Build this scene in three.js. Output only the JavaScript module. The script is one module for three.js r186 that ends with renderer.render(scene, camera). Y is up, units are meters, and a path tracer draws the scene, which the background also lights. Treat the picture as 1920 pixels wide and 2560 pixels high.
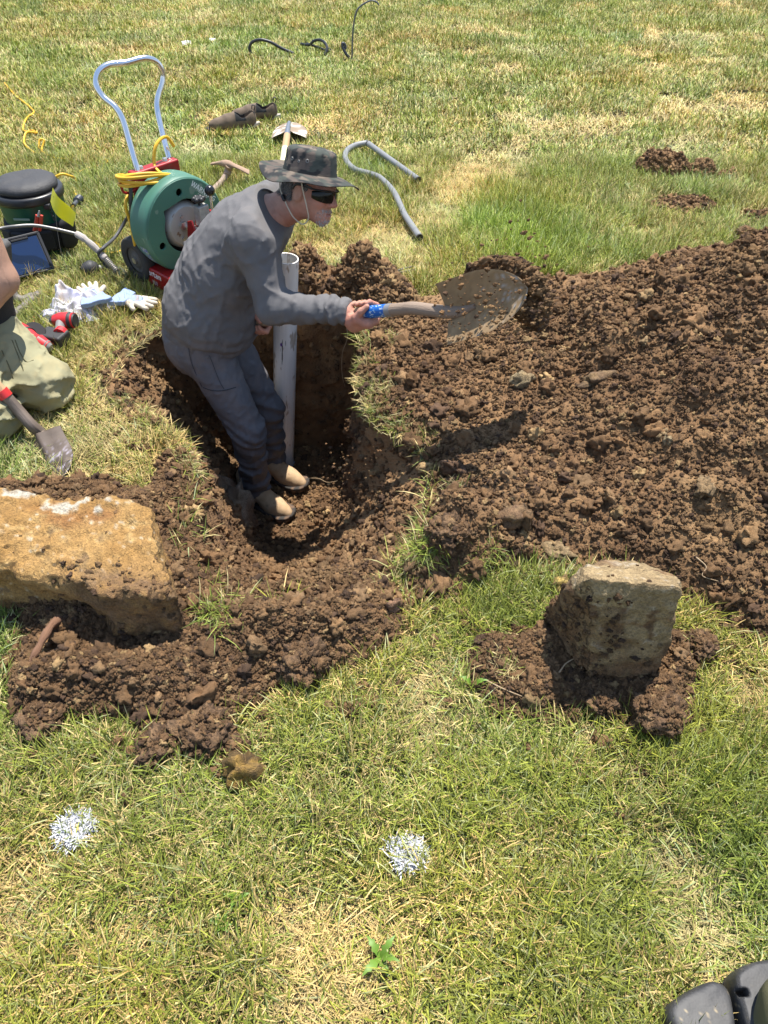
import * as THREE from 'three';
import { ImprovedNoise } from 'three/addons/math/ImprovedNoise.js';
import { mergeGeometries, mergeVertices } from 'three/addons/utils/BufferGeometryUtils.js';
import { RoundedBoxGeometry } from 'three/addons/geometries/RoundedBoxGeometry.js';
import { FontLoader } from 'three/addons/loaders/FontLoader.js';
import { TextGeometry } from 'three/addons/geometries/TextGeometry.js';
import { ConvexGeometry } from 'three/addons/geometries/ConvexGeometry.js';

// ---------- camera, sky, sun, exposure ----------
const scene = new THREE.Scene();
const CAM_H = 1.6, PITCH = Math.PI / 4, FOCAL = 1828;
const camera = new THREE.PerspectiveCamera(2 * Math.atan(1280 / FOCAL) * 180 / Math.PI, 0.75, 0.05, 3000);
camera.position.set(0, CAM_H, 0);
camera.rotation.set(-PITCH, 0, 0);
const renderer = new THREE.WebGLRenderer({ antialias: true });
renderer.setSize(768, 1024);
renderer.toneMapping = THREE.LinearToneMapping;
renderer.toneMappingExposure = 2.0;
renderer.shadowMap.enabled = true;
const SUN = new THREE.Vector3(0.14, 1, -0.5).normalize();
{ // clear summer sky: deeper overhead, pale towards the horizon, brighter round the sun
  const w = 256, h = 128, d = new Float32Array(w * h * 4);
  for (let j = 0; j < h; j++) for (let i = 0; i < w; i++) {
    const el = (j + 0.5) / h * Math.PI - Math.PI / 2, az = ((i + 0.5) / w - 0.5) * 2 * Math.PI, y = Math.sin(el), x = Math.cos(el) * Math.cos(az), z = Math.cos(el) * Math.sin(az);
    const c = x * SUN.x + y * SUN.y + z * SUN.z, t = Math.pow(Math.max(0, 1 - Math.max(y, 0)), 2.6), g = 0.5 * Math.pow(Math.max(0, c), 12), k = (j * w + i) * 4, L = 1.15;
    const zen = [0.15, 0.235, 0.40], hor = [0.42, 0.48, 0.53];
    for (let q = 0; q < 3; q++) d[k + q] = L * (zen[q] * (1 - t) + hor[q] * t + g * [0.5, 0.48, 0.44][q]); d[k + 3] = 1;
  }
  const t = new THREE.DataTexture(d, w, h, THREE.RGBAFormat, THREE.FloatType); t.mapping = THREE.EquirectangularReflectionMapping; t.magFilter = THREE.LinearFilter; t.minFilter = THREE.LinearFilter; t.needsUpdate = true;
  scene.background = t; scene.environment = t;
}
const sun = new THREE.DirectionalLight(new THREE.Color(1, 0.95, 0.87), 4.6);
sun.position.copy(SUN).multiplyScalar(20); sun.target.position.set(0, 0, -3);
sun.castShadow = true; sun.shadow.radius = 1; sun.shadow.mapSize.set(4096, 4096);
Object.assign(sun.shadow.camera, { left: -7, right: 7, top: 7, bottom: -7, near: 1, far: 60 });
scene.add(sun, sun.target);

// ---------- helpers ----------
const V = (x, y, z) => new THREE.Vector3(x, y, z);
let seed = 12345;
function rnd() { seed = (seed + 0x6D2B79F5) | 0; let t = Math.imul(seed ^ (seed >>> 15), 1 | seed); t = (t + Math.imul(t ^ (t >>> 7), 61 | t)) ^ t; return ((t ^ (t >>> 14)) >>> 0) / 4294967296; }
const rr = (a, b) => a + (b - a) * rnd();
const perlin = new ImprovedNoise();
const nz = (x, y, z = 0) => perlin.noise(x + 31.7, y + 17.3, z + 5.1);
function fbm(x, y, z, o = 3) { let a = 0, w = 1, t = 0; for (let i = 0; i < o; i++) { a += w * nz(x, y, z); t += w; w *= 0.5; x *= 2.03; y *= 2.03; z *= 2.03; } return a / t; }
const clamp = (x, a = 0, b = 1) => Math.min(b, Math.max(a, x));
const sm = (a, b, x) => { const t = clamp((x - a) / (b - a)); return t * t * (3 - 2 * t); };
const mix = (a, b, t) => a + (b - a) * t;
const mix3 = (a, b, t) => [mix(a[0], b[0], t), mix(a[1], b[1], t), mix(a[2], b[2], t)];
// a pixel of the photograph gives a direction; its distance comes from a height or a depth
function ray(px, py) { const u = (px - 960) / FOCAL, v = -(py - 1280) / FOCAL, s = Math.SQRT1_2; return V(u, -s + v * s, -s - v * s); }
function onY(px, py, y = 0) { const d = ray(px, py); return d.multiplyScalar((y - CAM_H) / d.y).add(V(0, CAM_H, 0)); }
function onZ(px, py, z) { const d = ray(px, py); return d.multiplyScalar(z / d.z).add(V(0, CAM_H, 0)); }

const used = {};
function numbered(name) { const n = used[name] = (used[name] ?? -1) + 1; return n ? `${name}_${String(n).padStart(3, '0')}` : name; }
function tag(o, label, category, group) { o.userData.label = label; o.userData.category = category; if (group) o.userData.group = group; return o; }
function thing(name, label, category, pos = [0, 0, 0], group) {
  const o = new THREE.Group(); o.name = numbered(name); o.position.set(...(pos.isVector3 ? pos.toArray() : pos)); tag(o, label, category, group); scene.add(o); return o;
}
function mesh(name, geo, m, parent) {
  const o = new THREE.Mesh(geo, m); o.castShadow = o.receiveShadow = true;
  if (parent) { o.name = name; parent.add(o); } else { o.name = numbered(name); scene.add(o); }
  return o;
}
// part given in world coordinates below a thing that is only moved, not turned
function wpart(name, geo, m, parent) { geo = geo.clone().translate(-parent.position.x, -parent.position.y, -parent.position.z); return mesh(name, geo, m, parent); }
const mat = (r, g, b, rough = 0.8, o = {}) => { const m = new THREE.MeshStandardMaterial({ roughness: rough, ...o }); m.color.setRGB(r, g, b); return m; };
const phys = (r, g, b, rough = 0.8, o = {}) => { const m = new THREE.MeshPhysicalMaterial({ roughness: rough, ...o }); m.color.setRGB(r, g, b); return m; };

// tiling noise textures (grain only)
function noiseTex(size, fn, srgb = false, rep = 1) {
  const d = new Uint8Array(size * size * 4);
  for (let y = 0; y < size; y++) for (let x = 0; x < size; x++) {
    const c = fn(x / size, y / size), i = (y * size + x) * 4;
    const a = Array.isArray(c) ? c : [c, c, c];
    for (let k = 0; k < 3; k++) d[i + k] = clamp(a[k]) * 255; d[i + 3] = 255;
  }
  const t = new THREE.DataTexture(d, size, size); t.wrapS = t.wrapT = THREE.RepeatWrapping; t.magFilter = THREE.LinearFilter; t.minFilter = THREE.LinearMipmapLinearFilter; t.generateMipmaps = true;
  if (srgb) t.colorSpace = THREE.SRGBColorSpace; t.repeat.set(rep, rep); t.needsUpdate = true; return t;
}
// noise that tiles over the unit square, about -1 to 1, f cells a side
const lattice = {};
function tileN(u, v, f, z = 0) {
  f = Math.round(f); const key = f + '_' + z; let L = lattice[key]; if (!L) { L = lattice[key] = new Float32Array(f * f); for (let i = 0; i < f * f; i++) L[i] = rnd() * 2 - 1; }
  const x = u * f, y = v * f, i = Math.floor(x), j = Math.floor(y), a = x - i, b = y - j, s = a * a * (3 - 2 * a), t = b * b * (3 - 2 * b), g = (p, q) => L[((q % f) + f) % f * f + ((p % f) + f) % f];
  return mix(mix(g(i, j), g(i + 1, j), s), mix(g(i, j + 1), g(i + 1, j + 1), s), t);
}
const grainTex = noiseTex(512, (u, v) => 0.5 + 0.2 * tileN(u, v, 40) + 0.2 * tileN(u, v, 110, 4) + 0.3 * (rnd() - 0.5));
const crumbTex = noiseTex(512, (u, v) => 0.5 + 0.24 * tileN(u, v, 23) + 0.2 * tileN(u, v, 51, 7) + 0.16 * tileN(u, v, 117, 3) + 0.15 * (rnd() - 0.5));
const weaveTex = noiseTex(256, (u, v) => 0.5 + 0.25 * Math.sin(u * 2 * Math.PI * 64) * Math.sin(v * 2 * Math.PI * 64) + 0.3 * (rnd() - 0.5));

// swept tube with caps; r is a number or f(t) -> radius or [a, b]
function sweep(pts, r, n = 24, rad = 8, o = {}) {
  const c = pts.length > 2 && !o.straight ? new THREE.CatmullRomCurve3(pts, !!o.closed, 'centripetal') : null;
  const P = [];
  if (c) for (let i = 0; i <= n; i++) P.push(c.getPoint(i / n));
  else if (pts.length === 2) for (let i = 0; i <= n; i++) P.push(pts[0].clone().lerp(pts[1], i / n));
  else P.push(...pts);
  n = P.length - 1;
  const pos = [], uv = [], idx = [];
  let N = null, T0 = null, len = 0;
  for (let i = 0; i <= n; i++) {
    const T = P[Math.min(n, i + 1)].clone().sub(P[Math.max(0, i - 1)]).normalize();
    if (!N) { const ref = o.up || (Math.abs(T.y) < 0.9 ? V(0, 1, 0) : V(1, 0, 0)); N = ref.clone().sub(T.clone().multiplyScalar(ref.dot(T))).normalize(); }
    else N.sub(T.clone().multiplyScalar(N.dot(T))).normalize();
    const B = T.clone().cross(N), t = i / n; let q = typeof r === 'function' ? r(t) : r; if (!Array.isArray(q)) q = [q, q];
    if (i) len += P[i].distanceTo(P[i - 1]);
    for (let k = 0; k <= rad; k++) {
      const a = k / rad * 2 * Math.PI, p = P[i].clone().addScaledVector(N, Math.cos(a) * q[0]).addScaledVector(B, Math.sin(a) * q[1]);
      pos.push(p.x, p.y, p.z); uv.push(k / rad, len);
    }
  }
  for (let i = 0; i < n; i++) for (let k = 0; k < rad; k++) { const a = i * (rad + 1) + k, b = a + rad + 1; idx.push(a, a + 1, b, a + 1, b + 1, b); }
  if (!o.open && !o.closed) for (const [i, s] of [[0, 1], [n, -1]]) {
    const m = pos.length / 3; pos.push(P[i].x, P[i].y, P[i].z); uv.push(0.5, 0);
    const base = pos.length / 3; for (let k = 0; k <= rad; k++) { const j = (i * (rad + 1) + k) * 3; pos.push(pos[j], pos[j + 1], pos[j + 2]); uv.push(0.5, 0); }
    for (let k = 0; k < rad; k++) s > 0 ? idx.push(m, base + k + 1, base + k) : idx.push(m, base + k, base + k + 1);
  }
  const g = new THREE.BufferGeometry(); g.setAttribute('position', new THREE.Float32BufferAttribute(pos, 3)); g.setAttribute('uv', new THREE.Float32BufferAttribute(uv, 2)); g.setIndex(idx); g.computeVertexNormals(); return g;
}
function merge(...gs) { return mergeGeometries(gs.flat().map(g => { const q = g.index ? g.toNonIndexed() : g.clone(); for (const k of Object.keys(q.attributes)) if (!['position', 'normal', 'uv'].includes(k)) q.deleteAttribute(k); return q; })); }
const box = (w, h, d, r = 0.004) => new RoundedBoxGeometry(w, h, d, 2, Math.min(r, w / 2.1, h / 2.1, d / 2.1));
const cyl = (r0, r1, h, n = 32) => new THREE.CylinderGeometry(r1, r0, h, n);
const lathe = (pts, n = 40) => new THREE.LatheGeometry(pts.map(p => new THREE.Vector2(p[0], p[1])), n);
const sphere = (r, a = 20, b = 14) => new THREE.SphereGeometry(r, a, b);
// orient a geometry: its own x, y, z axes go to the given directions
function basis(geo, X, Y, Z, at) { return geo.clone().applyMatrix4(new THREE.Matrix4().makeBasis(X, Y, Z).setPosition(at || V(0, 0, 0))); }
function frame(X, Yhint) { const x = X.clone().normalize(), z = x.clone().cross(Yhint).normalize(), y = z.clone().cross(x).normalize(); return [x, y, z]; }
function paint(geo, fn) {
  const p = geo.attributes.position, n = geo.attributes.normal, c = new Float32Array(p.count * 3), a = V(0, 0, 0), b = V(0, 0, 0);
  for (let i = 0; i < p.count; i++) { a.fromBufferAttribute(p, i); if (n) b.fromBufferAttribute(n, i); const q = fn(a, b); c[i * 3] = q[0]; c[i * 3 + 1] = q[1]; c[i * 3 + 2] = q[2]; }
  geo.setAttribute('color', new THREE.BufferAttribute(c, 3)); return geo;
}
// planar uv in metres by dominant axis
function boxUV(geo, s = 1) {
  const p = geo.attributes.position, n = geo.attributes.normal, uv = new Float32Array(p.count * 2);
  for (let i = 0; i < p.count; i++) { const ax = Math.abs(n.getX(i)), ay = Math.abs(n.getY(i)), az = Math.abs(n.getZ(i)); const [a, b] = ay >= ax && ay >= az ? [p.getX(i), p.getZ(i)] : ax >= az ? [p.getZ(i), p.getY(i)] : [p.getX(i), p.getY(i)]; uv[2 * i] = a * s; uv[2 * i + 1] = b * s; }
  geo.setAttribute('uv', new THREE.BufferAttribute(uv, 2)); return geo;
}
// meshes a distance field by surface nets
function sdfMesh(f, min, max, h) {
  const nx = Math.ceil((max[0] - min[0]) / h) + 1, ny = Math.ceil((max[1] - min[1]) / h) + 1, nzz = Math.ceil((max[2] - min[2]) / h) + 1;
  const val = new Float32Array(nx * ny * nzz), B = 6, id = (i, j, k) => i + nx * (j + ny * k);
  for (let k0 = 0; k0 < nzz; k0 += B) for (let j0 = 0; j0 < ny; j0 += B) for (let i0 = 0; i0 < nx; i0 += B) {
    const d = f(min[0] + (i0 + B / 2) * h, min[1] + (j0 + B / 2) * h, min[2] + (k0 + B / 2) * h), far = Math.abs(d) > h * B * 1.35;
    for (let k = k0; k < Math.min(nzz, k0 + B); k++) for (let j = j0; j < Math.min(ny, j0 + B); j++) for (let i = i0; i < Math.min(nx, i0 + B); i++)
      val[id(i, j, k)] = far ? d : f(min[0] + i * h, min[1] + j * h, min[2] + k * h);
  }
  const vid = new Int32Array(nx * ny * nzz).fill(-1), pos = [], idx = [];
  for (let k = 0; k < nzz - 1; k++) for (let j = 0; j < ny - 1; j++) for (let i = 0; i < nx - 1; i++) {
    let m = 0, sx = 0, sy = 0, sz = 0, n = 0; const g = [];
    for (let c = 0; c < 8; c++) { const v = val[id(i + (c & 1), j + (c >> 1 & 1), k + (c >> 2))]; g.push(v); if (v < 0) m |= 1 << c; }
    if (m === 0 || m === 255) continue;
    for (let c = 0; c < 8; c++) for (const b of [1, 2, 4]) if (!(c & b)) { const e = c | b; if ((g[c] < 0) !== (g[e] < 0)) { const t = g[c] / (g[c] - g[e]); sx += (c & 1) + (b === 1 ? t : 0); sy += (c >> 1 & 1) + (b === 2 ? t : 0); sz += (c >> 2) + (b === 4 ? t : 0); n++; } }
    vid[id(i, j, k)] = pos.length / 3; pos.push(min[0] + (i + sx / n) * h, min[1] + (j + sy / n) * h, min[2] + (k + sz / n) * h);
  }
  for (let k = 1; k < nzz - 1; k++) for (let j = 1; j < ny - 1; j++) for (let i = 1; i < nx - 1; i++) {
    const a = val[id(i, j, k)] < 0;
    const quad = (p, q, r, s, flip) => { if (p < 0 || q < 0 || r < 0 || s < 0) return; flip ? idx.push(p, r, q, p, s, r) : idx.push(p, q, r, p, r, s); };
    if (a !== val[id(i + 1, j, k)] < 0) quad(vid[id(i, j - 1, k - 1)], vid[id(i, j, k - 1)], vid[id(i, j, k)], vid[id(i, j - 1, k)], !a);
    if (a !== val[id(i, j + 1, k)] < 0) quad(vid[id(i - 1, j, k - 1)], vid[id(i - 1, j, k)], vid[id(i, j, k)], vid[id(i, j, k - 1)], !a);
    if (a !== val[id(i, j, k + 1)] < 0) quad(vid[id(i - 1, j - 1, k)], vid[id(i, j - 1, k)], vid[id(i, j, k)], vid[id(i - 1, j, k)], !a);
  }
  const geo = new THREE.BufferGeometry(); geo.setAttribute('position', new THREE.Float32BufferAttribute(pos, 3)); geo.setIndex(idx); geo.computeVertexNormals();
  return boxUV(geo);
}
// distance helpers
const smin = (a, b, k) => { const h = Math.max(k - Math.abs(a - b), 0) / k; return Math.min(a, b) - h * h * k * 0.25; };
const smax = (a, b, k) => -smin(-a, -b, k);
function cap(x, y, z, a, b, ra, rb) {
  const bx = b.x - a.x, by = b.y - a.y, bz = b.z - a.z, px = x - a.x, py = y - a.y, pz = z - a.z;
  const t = clamp((px * bx + py * by + pz * bz) / (bx * bx + by * by + bz * bz));
  return Math.hypot(px - bx * t, py - by * t, pz - bz * t) - mix(ra, rb, t);
}
function ell(x, y, z, c, r) { const k0 = Math.hypot((x - c[0]) / r[0], (y - c[1]) / r[1], (z - c[2]) / r[2]), k1 = Math.hypot((x - c[0]) / (r[0] * r[0]), (y - c[1]) / (r[1] * r[1]), (z - c[2]) / (r[2] * r[2])); return k1 < 1e-9 ? -Math.min(...r) : k0 * (k0 - 1) / k1; }
// points spread over the triangles of a geometry, keep(p, n) -> probability
function scatter(geo, count, keep, out) {
  const p = geo.attributes.position, ix = geo.index ? geo.index.array : null, nt = (ix ? ix.length : p.count) / 3, cum = new Float32Array(nt);
  const a = V(0, 0, 0), b = V(0, 0, 0), c = V(0, 0, 0), q = V(0, 0, 0), n = V(0, 0, 0); let s = 0;
  const get = t => { const i = ix ? ix[3 * t] : 3 * t, j = ix ? ix[3 * t + 1] : 3 * t + 1, k = ix ? ix[3 * t + 2] : 3 * t + 2; a.fromBufferAttribute(p, i); b.fromBufferAttribute(p, j); c.fromBufferAttribute(p, k); };
  for (let t = 0; t < nt; t++) { get(t); s += n.crossVectors(b.clone().sub(a), c.clone().sub(a)).length() / 2; cum[t] = s; }
  for (let m = 0; m < count; m++) {
    const w = rnd() * s; let lo = 0, hi = nt - 1; while (lo < hi) { const md = (lo + hi) >> 1; cum[md] < w ? lo = md + 1 : hi = md; }
    get(lo); let u = rnd(), v = rnd(); if (u + v > 1) { u = 1 - u; v = 1 - v; }
    q.copy(a).addScaledVector(b.clone().sub(a), u).addScaledVector(c.clone().sub(a), v); n.crossVectors(b.clone().sub(a), c.clone().sub(a)).normalize();
    if (rnd() < keep(q, n)) out(q.clone(), n.clone());
  }
}
function instanced(name, geo, m, items, label, category) {
  const o = new THREE.InstancedMesh(geo, m, items.length); o.name = numbered(name); o.castShadow = o.receiveShadow = true;
  items.forEach((it, i) => { o.setMatrixAt(i, it.m); if (it.c) o.setColorAt(i, it.c); });
  o.userData.kind = 'stuff'; tag(o, label, category); scene.add(o); return o;
}
// ---------- ground: lawn sheet, dug pit, heaps ----------
// pit rim and matching points at the foot of its walls
const PIT = [ // rim x, z, foot x, z, foot height, wall bend (1 straight, above 1 hangs high then drops)
  [-1.02, -2.48, -0.66, -2.52, -0.78, 0.8], [-0.92, -2.64, -0.68, -2.68, -0.8, 1.3], [-0.64, -2.86, -0.60, -2.835, -0.8, 1.6], [-0.38, -2.88, -0.38, -2.86, -0.8, 1.5], [-0.12, -2.87, -0.15, -2.83, -0.8, 1.5],
  [-0.05, -2.70, -0.13, -2.66, -0.8, 1.3], [-0.085, -2.46, -0.15, -2.46, -0.8, 1.2], [-0.08, -2.27, -0.19, -2.32, -0.8, 1.1], [-0.02, -2.07, -0.25, -2.24, -0.79, 0.9], [0.09, -1.95, -0.31, -2.20, -0.79, 0.85],
  [0.16, -1.80, -0.36, -2.17, -0.78, 0.85], [0.14, -1.58, -0.38, -2.14, -0.78, 0.9], [0.05, -1.40, -0.40, -2.13, -0.78, 0.95], [-0.10, -1.28, -0.42, -2.12, -0.78, 1.0], [-0.30, -1.22, -0.44, -2.12, -0.78, 1.0],
  [-0.47, -1.28, -0.46, -2.13, -0.78, 1.0], [-0.58, -1.48, -0.49, -2.14, -0.78, 1.0], [-0.61, -1.70, -0.52, -2.17, -0.78, 1.1], [-0.67, -1.88, -0.55, -2.22, -0.78, 1.1], [-0.78, -2.02, -0.58, -2.30, -0.78, 0.95], [-0.93, -2.14, -0.60, -2.38, -0.78, 0.8], [-1.03, -2.30, -0.62, -2.45, -0.78, 0.75],
];
function closedAt(list, t) { const n = list.length, i = Math.floor(t * n) % n, f = t * n - Math.floor(t * n), g = k => list[(i + k + n) % n]; const a = g(-1), b = g(0), c = g(1), d = g(2); return b.map((_, k) => 0.5 * (2 * b[k] + (c[k] - a[k]) * f + (2 * a[k] - 5 * b[k] + 4 * c[k] - d[k]) * f * f + (3 * b[k] - a[k] - 3 * c[k] + d[k]) * f * f * f)); }
const RIM = []; for (let i = 0; i < 240; i++) { const q = closedAt(PIT, i / 240); RIM.push([q[0], q[1]]); }
function polyDist(poly, x, z) { // negative inside
  let d = 1e9, ins = false;
  for (let i = 0, j = poly.length - 1; i < poly.length; j = i++) {
    const [ax, az] = poly[i], [bx, bz] = poly[j], ex = bx - ax, ez = bz - az, wx = x - ax, wz = z - az, t = clamp((wx * ex + wz * ez) / (ex * ex + ez * ez + 1e-12));
    d = Math.min(d, Math.hypot(wx - ex * t, wz - ez * t));
    if ((az > z) !== (bz > z) && x < (bx - ax) * (z - az) / (bz - az) + ax) ins = !ins;
  }
  return ins ? -d : d;
}
function pitDist(x, z) { if (x < -1.6 || x > 0.7 || z < -3.4 || z > -0.8) return 0.5; return polyDist(RIM, x, z); }
const base = (x, z) => 0.012 * nz(x * 1.1, z * 1.1) + 0.02 * nz(x * 0.3, z * 0.3, 3) + 0.004 * nz(x * 6, z * 6, 8);
// heaps are heights over the lawn
function interp(t, x) { if (x <= t[0][0]) return t[0].slice(1); for (let i = 1; i < t.length; i++) if (x <= t[i][0]) { const f = (x - t[i - 1][0]) / (t[i][0] - t[i - 1][0]), g = f * f * (3 - 2 * f) * 0.5 + f * 0.5; return t[i].slice(1).map((v, k) => mix(t[i - 1][k + 1], v, g)); } return t[t.length - 1].slice(1); }
const RIDGE = [ // x, ridge z, ridge height, front edge z, back edge z
  [-0.1, -2.6, 0.0, -1.9, -2.82], [0.1, -2.55, 0.02, -1.21, -2.86], [0.22, -2.5, 0.03, -1.27, -2.9], [0.36, -2.45, 0.05, -1.39, -2.95], [0.6, -2.38, 0.11, -1.34, -3.02], [0.8, -2.36, 0.23, -1.25, -3.06], [1.0, -2.34, 0.355, -1.08, -3.1], [1.4, -2.34, 0.52, -0.95, -3.15], [1.9, -2.4, 0.54, -0.9, -3.15], [2.3, -2.4, 0.3, -1.2, -3.0], [2.6, -2.4, 0.0, -1.6, -2.8]];
function heapBig(x, z) {
  if (x < -0.1 || x > 2.6) return -0.02;
  const [zr, h, zf, zb] = interp(RIDGE, x); let s;
  if (z > zr) s = (zf - z) / (zf - zr); else s = (z - zb) / (zr - zb);
  if (s <= 0) return -0.02;
  let v = h * (z > zr ? Math.pow(s, 0.92) : s) * (1 - 0.12 * sm(0.75, 1, s));
  v += mix(0.035, 0.05, sm(0.4, 0.8, x)) * sm(0, 0.12, s); // lip of loose soil
  v += (0.085 * fbm(x * 3.2, z * 3.2, 2, 2) + 0.055 * fbm(x * 9, z * 9, 4, 2)) * sm(0, 0.3, s) * sm(0.2, 0.7, x);
  const d = pitDist(x, z); v = Math.max(v * sm(-0.01, 0.1, d), 0.016 * sm(-1.96, -1.86, z) * sm(0.0, 0.025, d));
  v += ((0.15 + 0.06 * fbm(x * 9, z * 9, 3, 2)) * Math.exp(-(((x - 0.21) / 0.17) ** 2 + ((z + 1.44) / 0.12) ** 2)) + 0.05 * Math.exp(-(((x - 0.4) / 0.14) ** 2 + ((z + 1.62) / 0.12) ** 2))) * sm(0, 0.07, d);
  return v;
}
const FRONT = [[-1.3, -1.55], [-1.1, -1.36], [-0.985, -1.2], [-0.955, -1.04], [-0.90, -0.89], [-0.78, -0.85], [-0.64, -0.87], [-0.52, -0.83], [-0.40, -0.84], [-0.33, -0.90], [-0.22, -0.98], [-0.12, -1.02], [0.0, -1.06], [0.07, -1.16], [0.06, -1.28], [0.02, -1.40], [-0.12, -1.36], [-0.30, -1.32], [-0.46, -1.36], [-0.56, -1.5], [-0.6, -1.72], [-0.64, -1.88], [-0.72, -1.88], [-0.75, -1.7], [-0.9, -1.75], [-1.3, -1.7]];
function heapFront(x, z) {
  if (x < -1.5 || x > 0.3 || z < -2 || z > -0.7) return -0.02;
  const d = -polyDist(FRONT, x, z) + 0.035 * nz(x * 9, z * 9, 1) + 0.02 * nz(x * 22, z * 22, 2); if (d <= 0) return -0.02;
  let v = 0.075 * sm(0, 0.16, d) + 0.03 * sm(0, 0.03, d) + (0.07 * fbm(x * 6, z * 6, 5, 3)) * sm(0, 0.1, d) - 0.012;
  v *= 1 - 0.55 * blob(x, z, -0.72, -1.07, 0.3, 0.07); v += 0.03 * Math.exp(-(((x + 0.75) / 0.16) ** 2 + ((z + 0.96) / 0.06) ** 2)) + 0.05 * Math.exp(-(((x + 0.27) / 0.14) ** 2 + ((z + 1.14) / 0.1) ** 2));
  return v * sm(-0.02, 0.12, pitDist(x, z)) + 0.004;
}
const BLOCKP = [[0.19, -1.02], [0.25, -1.14], [0.40, -1.17], [0.60, -1.18], [0.80, -1.14], [0.79, -1.0], [0.74, -0.86], [0.62, -0.85], [0.52, -0.875], [0.42, -0.87], [0.27, -0.89]];
function heapBlock(x, z) {
  if (x < 0 || x > 1 || z < -1.4 || z > -0.7) return -0.02;
  const d = -polyDist(BLOCKP, x, z) + 0.02 * nz(x * 11, z * 11, 1) + 0.02 * nz(x * 26, z * 26, 2); if (d <= 0) return -0.02;
  return 0.05 * sm(0, 0.08, d) + 0.02 * sm(0, 0.02, d) + 0.05 * fbm(x * 9, z * 9, 6, 2) * sm(0, 0.06, d) - 0.005 + 0.03 * Math.exp(-(((x - 0.66) / 0.06) ** 2 + ((z + 0.9) / 0.05) ** 2));
}
const RIMP = [[-0.47, -2.90], [-0.43, -3.08], [-0.36, -3.14], [-0.28, -3.10], [-0.2, -3.03], [-0.13, -3.10], [-0.02, -3.08], [0.06, -2.99], [0.12, -2.9], [0.16, -2.80], [0.05, -2.74], [-0.04, -2.76], [-0.1, -2.86], [-0.3, -2.88]];
function heapRim(x, z) {
  if (x < -0.7 || x > 0.4 || z < -3.4 || z > -2.6) return -0.02;
  const d = -polyDist(RIMP, x, z) + 0.015 * nz(x * 14, z * 14, 1); if (d <= 0) return -0.02;
  return 0.05 * sm(0, 0.05, d) + 0.05 * fbm(x * 10, z * 10, 3, 2) * sm(0, 0.05, d) + 0.13 * Math.exp(-(((x + 0.34) / 0.07) ** 2 + ((z + 3.02) / 0.08) ** 2)) + 0.13 * Math.exp(-(((x + 0.09) / 0.08) ** 2 + ((z + 2.98) / 0.07) ** 2)) + 0.05 * Math.exp(-(((x - 0.03) / 0.08) ** 2 + ((z + 2.88) / 0.08) ** 2));
}
const MOLES = [[1.6, -4.40, 0.17, 0.12, 0.10], [1.80, -4.32, 0.07, 0.07, 0.09], [1.58, -3.86, 0.2, 0.12, 0.035], [1.95, -4.3, 0.06, 0.05, 0.02], [1.98, -3.72, 0.16, 0.1, 0.03]];
const moleF = ([cx, cz, rx, rz, h]) => (x, z) => { const q = ((x - cx) / rx) ** 2 + ((z - cz) / rz) ** 2 + 0.5 * nz(x * 14, z * 14, 2); return q < 1 ? Math.max(0.004, h * Math.sqrt(1 - Math.max(0, q)) + 0.02 * nz(x * 25, z * 25, 5)) : -0.02; };
const heaps = [heapBig, heapFront, heapBlock, heapRim, ...MOLES.map(moleF)];
const soilTop = (x, z) => { let v = -0.02; for (const f of heaps) v = Math.max(v, f(x, z)); return v; };
const top = (x, z) => base(x, z) + Math.max(0, soilTop(x, z));

// soil colours belong to the soil: topsoil, subsoil, ochre clay crumbs
function soilColor(x, y, z) {
  const a = fbm(x * 5, y * 5, z * 5, 3), b = fbm(x * 30 + 4, y * 30, z * 30, 2), c = sm(0.16, 0.4, fbm(x * 2.2 + 9, y * 2.2, z * 2.2 + 3, 3));
  let q = mix3([0.134, 0.071, 0.031], [0.222, 0.127, 0.057], clamp(0.5 + a * 1.2)); q = mix3(q, [0.27, 0.165, 0.075], c * 0.55); const k = 1 + 0.5 * b; return q.map(v => v * k);
}
const soilMat = new THREE.MeshStandardMaterial({ vertexColors: true, roughness: 1, bumpMap: crumbTex.clone(), bumpScale: 0.006 }); soilMat.bumpMap.repeat.set(4, 4); soilMat.bumpMap.needsUpdate = true;
const lawnMat = new THREE.MeshStandardMaterial({ vertexColors: true, roughness: 1, bumpMap: grainTex.clone(), bumpScale: 0.006 }); lawnMat.bumpMap.repeat.set(3, 3); lawnMat.bumpMap.needsUpdate = true;

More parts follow.
